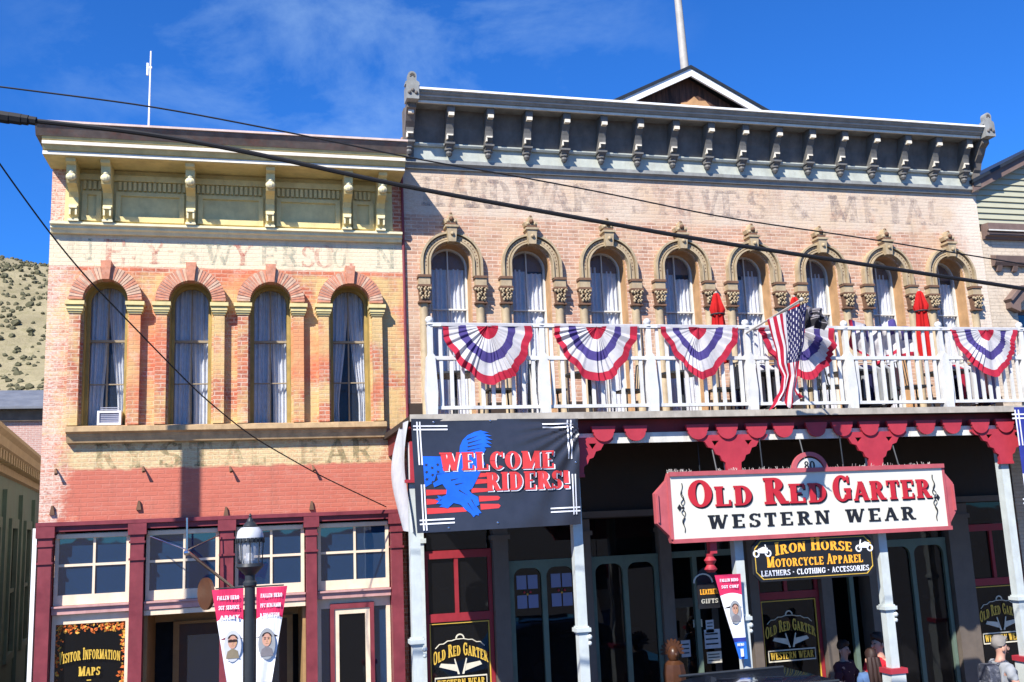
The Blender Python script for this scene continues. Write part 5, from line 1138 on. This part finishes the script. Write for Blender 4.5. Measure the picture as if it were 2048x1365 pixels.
# ------------------------------------------------------------------ cables, pole
def cable(name, pts, r, label, Y0, Y1=None):
    P_ = []; n = 60
    pts = sorted(pts); xs = [p[0] for p in pts]
    for i in range(n+1):
        x = xs[0] + (xs[-1]-xs[0])*i/n
        k = max(j for j in range(len(xs)-1) if xs[j] <= x+1e-6); f = (x-xs[k])/(xs[k+1]-xs[k]); y = pts[k][1]*(1-f)+pts[k+1][1]*f
        P_.append(at(x, y, Y0 + ((Y1-Y0)*(x-xs[0])/(xs[-1]-xs[0]) if Y1 else 0)))
    for _ in range(6): P_ = [P_[0]] + [(P_[i-1]+P_[i]*2+P_[i+1])/4 for i in range(1, len(P_)-1)] + [P_[-1]]
    return P_, tag(MB().tube(P_, r, 8).build(name, M['rubber'], None, P_[0], smooth=True), label, 'cable')
P1, c1 = cable('power_cable', [(-190, 212), (0, 235), (300, 267), (500, 305), (800, 372), (1000, 408), (1400, 480), (1700, 525), (2048, 578), (2400, 630)], .0225, 'thick black power cable with a taped splice crossing the whole view', 9.0)
q = MB()
for x, r_ in ((6, .055), (14, .05), (30, .052), (44, .048), (60, .04)):
    p_ = at(x, 234+x*.12, 9.0); q.tube([p_+Vector((-.05, 0, .006)), p_+Vector((.05, 0, -.006))], r_, 8)
q.build('splice', M['rubber'], c1)
cable('telephone_wire', [(-190, 150), (0, 174), (300, 212), (500, 250), (700, 290), (830, 319), (1000, 347), (1200, 384), (1450, 437), (1700, 472), (2000, 521), (2300, 570)], .0085, 'thin dark wire crossing above the thick cable', 9.6)
P3, c3 = cable('service_wire', [(-120, 150), (0, 330), (100, 468), (170, 553), (300, 688), (400, 790), (500, 872), (640, 952), (772, 1014)], .0085, 'thin drooping wire running down across the brick building to its corner', 10.0, 15.52)
# wooden pole just left of the picture: it carries the cables and its shadow falls on the red brick front
up = thing('utility_pole', 'grey wooden utility pole beside the brick building, throwing a narrow upright shadow on its front', 'utility pole', (-3.62, 12.55, GZ))
MB().lathe(-3.62, 12.55, [(.15, GZ), (.125, 4), (.105, 8.72), (.02, 8.76)], 14).build('shaft', M['timber'], up, smooth=True)

# ------------------------------------------------------------------ air conditioner in the first window
a0_ = at(194, 857, FY-.02); a1_ = at(243, 822, FY-.02)
ac = thing('window_air_conditioner', 'white boxy air conditioner resting in the leftmost arched window', 'air conditioner', (a0_.x, FY, 4.93))
MB().prism([(a0_.x, 4.935), (a1_.x, 4.935), (a1_.x, a1_.z), (a0_.x, a1_.z)], FY-.05, FY+.38, [[(a0_.x+.03, 4.965), (a1_.x-.03, 4.965), (a1_.x-.03, a1_.z-.03), (a0_.x+.03, a1_.z-.03)]]).build('case', M['acw'], ac)
g = MB().box(a0_.x+.03, a1_.x-.03, FY-.02, FY+.3, 4.965, a1_.z-.03)
for k in range(9): z = 4.975+.026*k; g.box(a0_.x+.04, a1_.x-.04, FY-.032, FY-.02, z, z+.010)
g.build('grille', M['acg'], ac)

# ------------------------------------------------------------------ gable, flagpole, antenna
g0, g1, g2 = at(1222, 205, 18), at(1381, 134, 18), at(1545, 228, 18)
gb_ = thing('gabled_loft', 'dark timber gable with white bargeboards showing above the grey cornice', 'building', (g1.x, 18, 9.3))
base = 9.3
MB().prism([(g0.x+.2, base), (g2.x-.2, base), (g2.x-.2, g2.z-.12), (g1.x, g1.z-.12), (g0.x+.2, g0.z-.02)], 18.25, 18.35).box(g0.x+.2, g0.x+.3, 18.35, 30, base, g0.z-.1).box(g2.x-.3, g2.x-.2, 18.35, 30, base, g2.z-.25).build('wall', M['barn'], gb_)
for (p_, s_) in ((g0, -1), (g2, 1)):
    dx, dz_ = p_.x-g1.x, p_.z-g1.z
    e_ = Vector((g1.x+dx*1.25, 0, g1.z+dz_*1.25))
    MB().prism([(g1.x, g1.z-.20), (g1.x, g1.z-.035), (e_.x, e_.z-.035), (e_.x, e_.z-.20)], 18.0, 18.05).build('bargeboard', M['whitet'], gb_)
    MB().prism([(g1.x, g1.z-.034), (g1.x, g1.z+.03), (e_.x, e_.z+.03), (e_.x, e_.z-.034)], 17.97, 30).build('roof_slope', M['black'], gb_)
pp = MB().prism([(8.5, base+.1), (9.65, base+.1), (9.55, 11.66), (9.4, 11.70), (9.27, 11.84), (9.12, 11.83), (9.02, 11.92), (8.85, 11.78), (8.72, 11.76), (8.6, 11.6)], 18.22, 18.245); pp.build('patch', M['patchw'], gb_)
f0, f1 = at(1371, 152, 19.2), at(1349, -70, 19.2)
fp = thing('flagpole', 'pale weathered flagpole rising behind the timber gable', 'flagpole', (f0.x, 19.2, f0.z))
MB().tube([f0+(f0-f1)*.6, f0, f1], [.10, .095, .075], 12).build('shaft', M['pole'], fp, smooth=True)
an0, an1 = at(297, 266, 15.75), at(302, 103, 15.75)
an = thing('roof_antenna', 'thin white whip antenna on the roof edge of the yellow and red brick building', 'antenna', tuple(an0))
MB().tube([an0-Vector((0, 0, .1)), an1], [.016, .012], 8).build('mast', M['whitet'], an); md = at(300, 130, 15.75)
MB().box(md.x-.05, md.x-.02, 15.73, 15.77, md.z-.18, md.z+.02).box(md.x-.03, md.x+.03, 15.74, 15.76, md.z-.06, md.z-.03).build('element', M['whitet'], an)

# ------------------------------------------------------------------ right neighbour: cream brick with siding gable
NB = thing('cream_brick_building', 'cream brick building with brown hood mouldings and a siding gable at the right edge', 'building', (16, FY, WZ))
nx0 = A1+.03
MB().prism([(nx0, WZ), (19.5, WZ), (19.5, 8.36), (nx0, 8.36)], FY+.03, FY+.3, [[(14.05, 5.0), (14.8, 5.0), (14.8, 6.85), (14.05, 6.85)], [(16.4, 5.0), (17.15, 5.0), (17.15, 6.85), (16.4, 6.85)]]).build('front_wall', M['brickC'], NB)
r0_, r1_ = at(1948, 362, FY), at(2048, 309, FY); sl = (r1_.z-r0_.z)/(r1_.x-r0_.x); apx = 16.5; az = r0_.z+sl*(apx-r0_.x)
sd_ = MB(); z = 8.50
while z < az-.05:
    lo = max(nx0, r0_.x+(z+.17-r0_.z)/sl)
    hi = 2*apx-lo
    if hi-lo > .05: sd_.prism([(FY-.0, z), (FY+.03, z+.115), (FY+.1, z+.115), (FY+.1, z)], lo-.05, hi, ax='x')
    z += .117
sd_.build('gable_siding', M['siding'], NB)
for sg in (1, -1):
    X_ = lambda x: x if sg > 0 else 2*apx-x
    MB().prism([(X_(r0_.x-.15), r0_.z-.15*sl-.20), (X_(apx), az-.20), (X_(apx), az-.02), (X_(r0_.x-.15), r0_.z-.15*sl-.02)], FY-.14, FY+.12).build('bargeboard', M['brownt'], NB)
    MB().prism([(X_(r0_.x-.18), r0_.z-.18*sl-.018), (X_(apx), az-.018), (X_(apx), az+.05), (X_(r0_.x-.18), r0_.z-.18*sl+.05)], FY-.2, 30).build('roof_slope', M['black'], NB)
MB().prism([(FY+.03, 8.20), (FY-.04, 8.20), (FY-.06, 8.24), (FY-.12, 8.26), (FY-.12, 8.32), (FY-.17, 8.36), (FY-.17, 8.48), (FY+.03, 8.495)], nx0+.02, 19.5, ax='x').build('cornice', M['brownt'], NB)
MB().box(nx0+.02, 19.5, FY-.185, FY-.17, 8.325, 8.35).build('cornice_line', M['whitecas'], NB)
hz0 = at(1985, 520, FY)
hm = MB().prism([(FY+.02, 7.68), (FY-.06, 7.68), (FY-.10, 7.74), (FY-.13, 7.86), (FY+.02, 7.90)], hz0.x-.02, 15.0, ax='x')
for x in (hz0.x+.10, hz0.x+.45, hz0.x+.95): hm.prism([(FY+.02, 7.58), (FY-.03, 7.58), (FY-.07, 7.68), (FY+.02, 7.68)], x-.05, x+.05, ax='x')
hm.build('moulding', M['brownt'], NB)
for c in (14.42, 16.77):
    o = MB().prism([(c-.62, 6.86), (c-.42, 6.78), (c-.40, 6.95), (c-.2, 7.1), (c+.2, 7.1), (c+.40, 6.95), (c+.42, 6.78), (c+.62, 6.86), (c+.62, 6.98), (c+.36, 7.22), (c-.36, 7.22), (c-.62, 6.98)], FY-.12, FY+.03).prism([(c-.62, 6.98), (c-.36, 7.22), (c+.36, 7.22), (c+.62, 6.98), (c+.66, 7.02), (c+.38, 7.28), (c-.38, 7.28), (c-.66, 7.02)], FY-.17, FY+.03).build('window_hood', M['brownt'], NB)
    o = MB().prism([(c-.37, 5.0), (c+.38, 5.0), (c+.38, 6.85), (c-.37, 6.85)], FY+.15, FY+.22, [[(c-.30, 5.07), (c+.31, 5.07), (c+.31, 6.78), (c-.30, 6.78)]]).build('window', M['brownt'], NB)
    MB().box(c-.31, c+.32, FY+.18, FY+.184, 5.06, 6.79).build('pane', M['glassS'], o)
MB().box(nx0, 19.5, FY+1.2, FY+1.3, WZ, 8.3).box(19.2, 19.5, FY+.3, 30, WZ, 8.3).box(nx0+.01, nx0+.2, FY+.3, 30, WZ, 8.9).build('inner_wall', M['darkroom'], NB)

# ------------------------------------------------------------------ left background: green building, pink brick building
GB = thing('green_wooden_building', 'shaded grey green wooden building with a bracketed cream cornice at the left edge', 'building', (-4.4, 19.0, GZ))
ang = math.atan2(-.0975, 1); d_ = Vector((sin(ang), cos(ang), 0)); nrm = Vector((d_.y, -d_.x, 0)); o_ = Vector((-4.50, 20.0, -.22))
def gbuild(mb, name, mt, par):
    mb.v = [tuple(o_ + d_*x - nrm*y + Vector((0, 0, z))) for x, y, z in mb.v]; return mb.build(name, mt, par)
gbuild(MB().prism([(-3, GZ), (13, GZ), (13, 5.0), (-3, 5.0)], 0, 6, [[(.6+3*k, 1.2), (1.7+3*k, 1.2), (1.7+3*k, 3.9), (.6+3*k, 3.9)] for k in range(4)]), 'wall', M['green1'], GB)
for k in range(4):
    f = gbuild(MB().prism([(.45+3*k, 1.1), (1.85+3*k, 1.1), (1.85+3*k, 4.05), (.45+3*k, 4.05)], -.06, .04, [[(.65+3*k, 1.25), (1.65+3*k, 1.25), (1.65+3*k, 3.85), (.65+3*k, 3.85)]]).box(.65+3*k, 1.65+3*k, -.03, .03, 2.5, 2.58), 'window', M['green1'], GB)
    gbuild(MB().box(.64+3*k, 1.66+3*k, .02, .025, 1.24, 3.86), 'pane', M['glassD'], f)
    gbuild(MB().box(2.2+3*k, 2.45+3*k, -.08, .0, GZ, 4.6), 'pilaster', M['green1'], GB)
bb = MB(); x = -2.8
while x < 13: bb.box(x, x+.18, -.26, -.078, 5.02, 5.23); x += .42
gbuild(bb.prism([(0, 4.85), (-.08, 4.88), (-.08, 5.08), (-.30, 5.22), (-.33, 5.36), (-.40, 5.43), (-.40, 5.50), (0, 5.55)], -3, 13, ax='x'), 'cornice', M['greenc'], GB)
PB = thing('pink_brick_building', 'pale pink brick building with a grey metal roof seen over the green building', 'building', (-6, 36, GZ))
e0 = at(0, 818, 36).z
MB().box(-16, -2.95, 36, 46, GZ, e0+.02).build('wall', M['brickP'], PB)
MB().prism([(36-.4, e0-.05), (36-.4, e0+.02), (38.5, e0+.95), (41, e0+1.2), (46.3, e0), (46.3, e0-.05)], -16.3, -2.93, ax='x').build('roof', M['roofg'], PB)
MB().box(-16.2, -2.94, 35.88, 36, e0-.42, e0-.06).build('eave_board', M['timber'], PB)
# ------------------------------------------------------------------ people
def skin_mesh(name, chains, mat, parent, og, sub=2):
    me = bpy.data.meshes.new(name); vs = []; es = []; rs = []; idx = {}
    for ch in chains:
        prev = None
        for p_, r_ in ch:
            key = tuple(round(q, 4) for q in p_)
            if key not in idx: idx[key] = len(vs); vs.append(p_); rs.append(r_)
            if prev is not None and prev != idx[key]: es.append((prev, idx[key]))
            prev = idx[key]
    me.from_pydata(vs, es, []); ob_ = bpy.data.objects.new(name, me); COL.objects.link(ob_)
    md_ = ob_.modifiers.new('s', 'SKIN'); md_.use_smooth_shade = True
    for i, r_ in enumerate(rs):
        rr_ = r_ if isinstance(r_, tuple) else (r_, r_); me.skin_vertices[0].data[i].radius = rr_
    me.skin_vertices[0].data[0].use_root = True
    s2 = ob_.modifiers.new('d', 'SUBSURF'); s2.levels = sub; s2.render_levels = sub
    dg = bpy.context.evaluated_depsgraph_get(); nm = bpy.data.meshes.new_from_object(ob_.evaluated_get(dg))
    if name in ('shirt', 'trousers'):      # cloth folds
        for v in nm.vertices: c_ = v.co; v.co = c_ + v.normal*(.009*sin(c_.z*31+c_.x*17+sin(c_.y*23)*2) + .005*sin(c_.z*70+c_.x*45))
    bpy.data.objects.remove(ob_); nm.name = name; nm.materials.clear(); nm.materials.append(mat)
    o = bpy.data.objects.new(name, nm); COL.objects.link(o); o['_w'] = tuple(og); o.parent = parent; return o
def person(x, y, z, rz, label, shirt, trousers, hair, h=1.75, elbow=.25, reach=.1, sleeve='short', look=0.0, step=.08, longhair=False, pack=False):
    k = h/1.75; pr = thing('person', label, 'person', (x, y, z)); W0 = pr['_w']
    P_ = lambda a, b, c: (a*k, b*k, c*k)      # local: faces -Y, X to its left
    hp, kn, an_ = .10, .50, .09
    hd = 1.62
    chains = [[(P_(0, 0, .95), (.15*k, .11*k)), (P_(0, .01, 1.12), (.135*k, .10*k)), (P_(0, .0, 1.30), (.165*k, .11*k)), (P_(0, .015, 1.42), (.10*k, .08*k)), (P_(0, .01, 1.48), .058*k), (P_(0, -.01, 1.545), .06*k), (P_(0, -.015, 1.62), (.078*k, .098*k)), (P_(0, -.005, 1.69), (.07*k, .088*k))]]
    arm_pts = {}
    for s_ in (-1, 1):
        st_ = step*s_
        chains.append([(P_(0, 0, .95), (.15*k, .11*k)), (P_(.095*s_, 0, .86), .095*k), (P_(.10*s_, -.02+st_, .50), .062*k), (P_(.10*s_, .02+st_*1.5, .10), .042*k), (P_(.105*s_, -.06+st_*1.5, .045), .042*k), (P_(.11*s_, -.15+st_*1.5, .035), .035*k)])
        el = P_(.255*s_, .02-.25*elbow, 1.08+.05*elbow); wr = P_((.25-.06*elbow)*s_, -.10-.25*elbow-reach, .86+.28*elbow)
        dv = (Vector(wr)-Vector(el)).normalized(); hw_ = Vector(wr)+dv*.085*k
        chains.append([(P_(0, 0, 1.30), (.165*k, .11*k)), (P_(.17*s_, .01, 1.385), .062*k), (el, .042*k), (wr, .027*k), (tuple(hw_), (.036*k, .018*k))])
        side = dv.cross(Vector((1, 0, 0))).normalized()
        for i, ln in enumerate((.065, .075, .07, .055)):
            b_ = hw_ + side*(i-1.5)*.019*k; c_ = b_ + dv*ln*.55*k + Vector((-.006*s_, 0, 0)); e_ = c_ + dv*ln*.45*k + Vector((-.018*s_, 0, 0))
            chains.append([(tuple(hw_), (.036*k, .018*k)), (tuple(b_+dv*.012), .009*k), (tuple(c_), .0085*k), (tuple(e_), .007*k)])
        tb = Vector(wr) + dv*.03*k - side*.03*k
        chains.append([(wr, .027*k), (tuple(tb), .011*k), (tuple(tb+dv*.05*k-side*.01*k), .009*k)])
        arm_pts[s_] = (el, wr)
    body = skin_mesh('body', chains, M['skin'], pr, W0)
    fc = MB()
    fc.ball((0, -.115*k, 1.60*k), .02*k, 0, 6, (.8, 1.2, 1.3))
    for s_ in (-1, 1): fc.ball((.034*k*s_, -.100*k, 1.635*k), .012*k, 1, 6, (1.2, .6, .7))
    fc.box(-.026*k, .026*k, -.102*k, -.09*k, 1.548*k, 1.557*k, 2)
    def put(mb, name, mt):
        mb.v = [tuple(Vector(v)+Vector(W0)) for v in mb.v]; return mb.build(name, mt, pr, W0, smooth=True)
    hm_ = MB(); n = 16; prf = [(.001, .105), (.05, .098), (.085, .06), (.096, .01), (.092, -.035), (.07, -.07)]
    for r_, z_ in prf:
        for i in range(n):
            a_ = 2*pi*i/n; fr_ = max(0, -sin(a_)); zz = z_ if z_ > .03 else z_ + (.075*fr_ if z_ < .03 else 0)
            r_ = r_*(1+.07*sin(i*5.1+z_*90))
            hm_.v.append((r_*cos(a_)*.92*k, (r_*sin(a_)*1.13+.002)*k, (1.685+zz)*k))
    for j in range(len(prf)-1):
        for i in range(n): hm_.f.append((j*n+i, j*n+(i+1) % n, (j+1)*n+(i+1) % n, (j+1)*n+i)); hm_.mi.append(0)
    if longhair:
        for q in (-.05, 0, .05): hm_.tube([(q*k, .07*k, 1.66*k), (q*1.2*k, .11*k, 1.5*k), (q*1.3*k, .12*k, 1.32*k)], [.05*k, .055*k, .03*k], 8)
    for s_ in (-1, 1): put(MB().ball((.085*k*s_, 0, 1.61*k), .03*k, 0, 6, (.4, .7, 1.1)), 'ear', M['skin'])
    face = put(fc, 'face', [M['skin'], M['hairb'], M['tdark']]); hr = put(hm_, 'hair', hair)
    # clothing shells round the same skeleton
    sh = [[(P_(0, 0, .90), (.172*k, .13*k)), (P_(0, .01, 1.12), (.155*k, .118*k)), (P_(0, .0, 1.30), (.182*k, .125*k)), (P_(0, .015, 1.43), (.10*k, .085*k))]]
    for s_ in (-1, 1):
        el, wr = arm_pts[s_]; sh_ = P_(.17*s_, .01, 1.385); mid = tuple(Vector(sh_)*.35+Vector(el)*.65)
        end = [(el, .056*k), (tuple(Vector(el)*.1+Vector(wr)*.9), .042*k)] if sleeve == 'long' else [(mid, .066*k)]
        sh.append([(P_(0, .0, 1.30), (.182*k, .125*k)), (sh_, .078*k)] + end)
    skin_mesh('shirt', sh, shirt, pr, W0)
    tr = [[(P_(0, 0, 1.0), (.158*k, .12*k)), (P_(0, 0, .93), (.165*k, .125*k))]]
    for s_ in (-1, 1):
        st_ = step*s_; tr.append([(P_(0, 0, .93), (.165*k, .125*k)), (P_(.095*s_, 0, .84), .108*k), (P_(.10*s_, -.02+st_, .50), .078*k), (P_(.10*s_, .02+st_*1.5, .10), .066*k)])
    skin_mesh('trousers', tr, trousers, pr, W0)
    if pack:
        b_ = MB().prism(rrect(-.15*k, .15*k, .98*k, 1.42*k, .09*k), .12*k, .27*k).prism(rrect(-.11*k, .11*k, 1.0*k, 1.2*k, .05*k), .27*k, .31*k)
        for s_ in (-1, 1): b_.tube([(.10*s_*k, .13*k, 1.41*k), (.11*s_*k, .0, 1.455*k), (.12*s_*k, -.125*k, 1.32*k), (.13*s_*k, -.11*k, 1.15*k), (.14*s_*k, .12*k, 1.02*k)], .018*k, 6)
        put(b_, 'backpack', M['pack'])
    pr.rotation_euler = (0, 0, rz); return pr
pm = at(2000, 1300, 12.75); person(pm.x, 12.75, WZ, radians(80), 'man in grey shirt with patterned backpack walking right past the last post', M['tgrey'], M['khaki'], M['hairg'], 1.84, .35, .05, pack=True)
pm = at(1757, 1300, 13.9); person(pm.x, 13.9, WZ, radians(-75), 'person in bright red shirt facing left beside the post with the red base cap', M['tred'], M['denim'], M['hairb'], 1.86, .5, .1)
pm = at(1741, 1300, 13.45); person(pm.x, 13.45, WZ, radians(165), 'person with long dark hair in blue denim seen from behind beside the red shirt', M['denim'], M['denim'], M['hairb'], 1.70, .2, .0, 'long', longhair=True)
pm = at(1688, 1310, 14.7); person(pm.x, 14.7, WZ, radians(20), 'person in dark maroon jacket standing in the porch shade', M['tdark'], M['khaki'], M['hairb'], 1.68, .3, .05, 'long')
# carved wooden figure by the door
pw = at(1346, 1300, 14.9); wx = pw.x
wd = thing('carved_wooden_post', 'tall reddish brown carved wooden figure post in the porch shade by the arched windows', 'carving', (wx, 14.9, WZ))
MB().lathe(wx, 14.9, [(.20, WZ), (.20, WZ+.25), (.14, WZ+.27), (.15, .2), (.16, .6), (.175, .95), (.15, 1.08), (.09, 1.13)], 9).build('figure', M['woodb'], wd, smooth=True)
hd = MB().ball((wx, 14.9, 1.22), .10, 0, 10, (.9, 1, 1.25)).ball((wx, 14.80, 1.22), .025, 0, 6, (.8, 1, 1.4))
for q in range(11):
    an = radians(-10+200*q/10); hd.prism([(wx+.08*cos(an)-.022*sin(an), 1.26+.08*sin(an)+.022*cos(an)), (wx+.08*cos(an)+.022*sin(an), 1.26+.08*sin(an)-.022*cos(an)), (wx+.17*cos(an)+.018*sin(an), 1.26+.17*sin(an)-.018*cos(an)), (wx+.19*cos(an), 1.26+.19*sin(an)), (wx+.17*cos(an)-.018*sin(an), 1.26+.17*sin(an)+.018*cos(an))], 14.9+.004*q, 14.93+.004*q)
hd.build('head', M['woodb'], wd, smooth=True)
MB().tube([(wx-.19, 14.85, .75), (wx-.22, 14.75, .45), (wx-.08, 14.68, .4)], [.06, .05, .04], 8).tube([(wx+.19, 14.85, .75), (wx+.22, 14.75, .45), (wx+.08, 14.68, .5)], [.06, .05, .04], 8).build('arms', M['woodb'], wd, smooth=True)

# ------------------------------------------------------------------ parked car: only its roof reaches into the picture
cl_, cr_ = at(1392, 1362, 11.2), at(1690, 1362, 11.2); rz_ = at(1540, 1357, 11.2).z; xm = (cl_.x+cr_.x)/2
car = thing('parked_car', 'dark blue car parked at the kerb, its roof just above the bottom edge', 'car', (xm, 11.2, GZ))
H = rz_ - GZ
def cz(t): return GZ + H*t
prof = [(-2.3, .22), (2.3, .22), (2.35, .42), (2.25, .55), (1.3, .60), (.95, .95*.98), (.55, 1.0), (-.55, 1.0), (-1.05, .95), (-1.6, .62), (-2.25, .56), (-2.35, .42)]
bd = MB(); n = len(prof); ws = [(-.88, .0), (-.80, 1), (.80, 1), (.88, .0)]
rows = []
for wy, _ in ws:
    for a_, t_ in prof:
        kk = 1 if t_ < .7 else (.82 if abs(wy) > .85 else .86); bd.v.append((xm+a_, 11.2+wy*kk, cz(t_)+(-.02 if (abs(wy) > .85 and t_ > .7) else 0)))
for j in range(3):
    for i in range(n): bd.f.append((j*n+i, j*n+(i+1) % n, (j+1)*n+(i+1) % n, (j+1)*n+i)); bd.mi.append(0)
bd.f += [list(range(n)), [3*n+i for i in range(n)][::-1]]; bd.mi += [0, 0]
bd.build('body', M['car'], car, smooth=True)
for sy in (-1, 1):
    MB().prism([(xm-1.45, cz(.64)), (xm+1.15, cz(.63)), (xm+.88, cz(.92)), (xm-1.0, cz(.91))], 11.2+sy*.80-.01*sy, 11.2+sy*.815).build('side_window', M['glassD'], car)
    for wx_ in (-1.45, 1.4):
        wh = MB().prism([(xm+wx_+.33*cos(q), GZ+.33+.33*sin(q)) for q in [i*pi/12 for i in range(24)]], 11.2+sy*.70, 11.2+sy*.90).build('wheel', M['rubber'], car)
        MB().prism([(xm+wx_+.2*cos(q), GZ+.33+.2*sin(q)) for q in [i*pi/10 for i in range(20)]], 11.2+sy*.895, 11.2+sy*.91).build('rim', M['chrome'], wh)
for sx in (-1, 1):
    MB().tube([(xm-.9, 11.2+sx*.62, cz(1.0)+.01), (xm+.5, 11.2+sx*.62, cz(1.0)+.015)], .018, 6).build('roof_rail', M['black'], car)
for xx, nm in ((2.28, 'headlight'), (-2.30, 'tail_light')):
    for sy in (-1, 1): MB().ball((xm+xx, 11.2+sy*.62, cz(.47)), .1, 0, 6, (.5, 1.3, .7)).build(nm, M['lampglass' if nm == 'headlight' else 'red'], car)
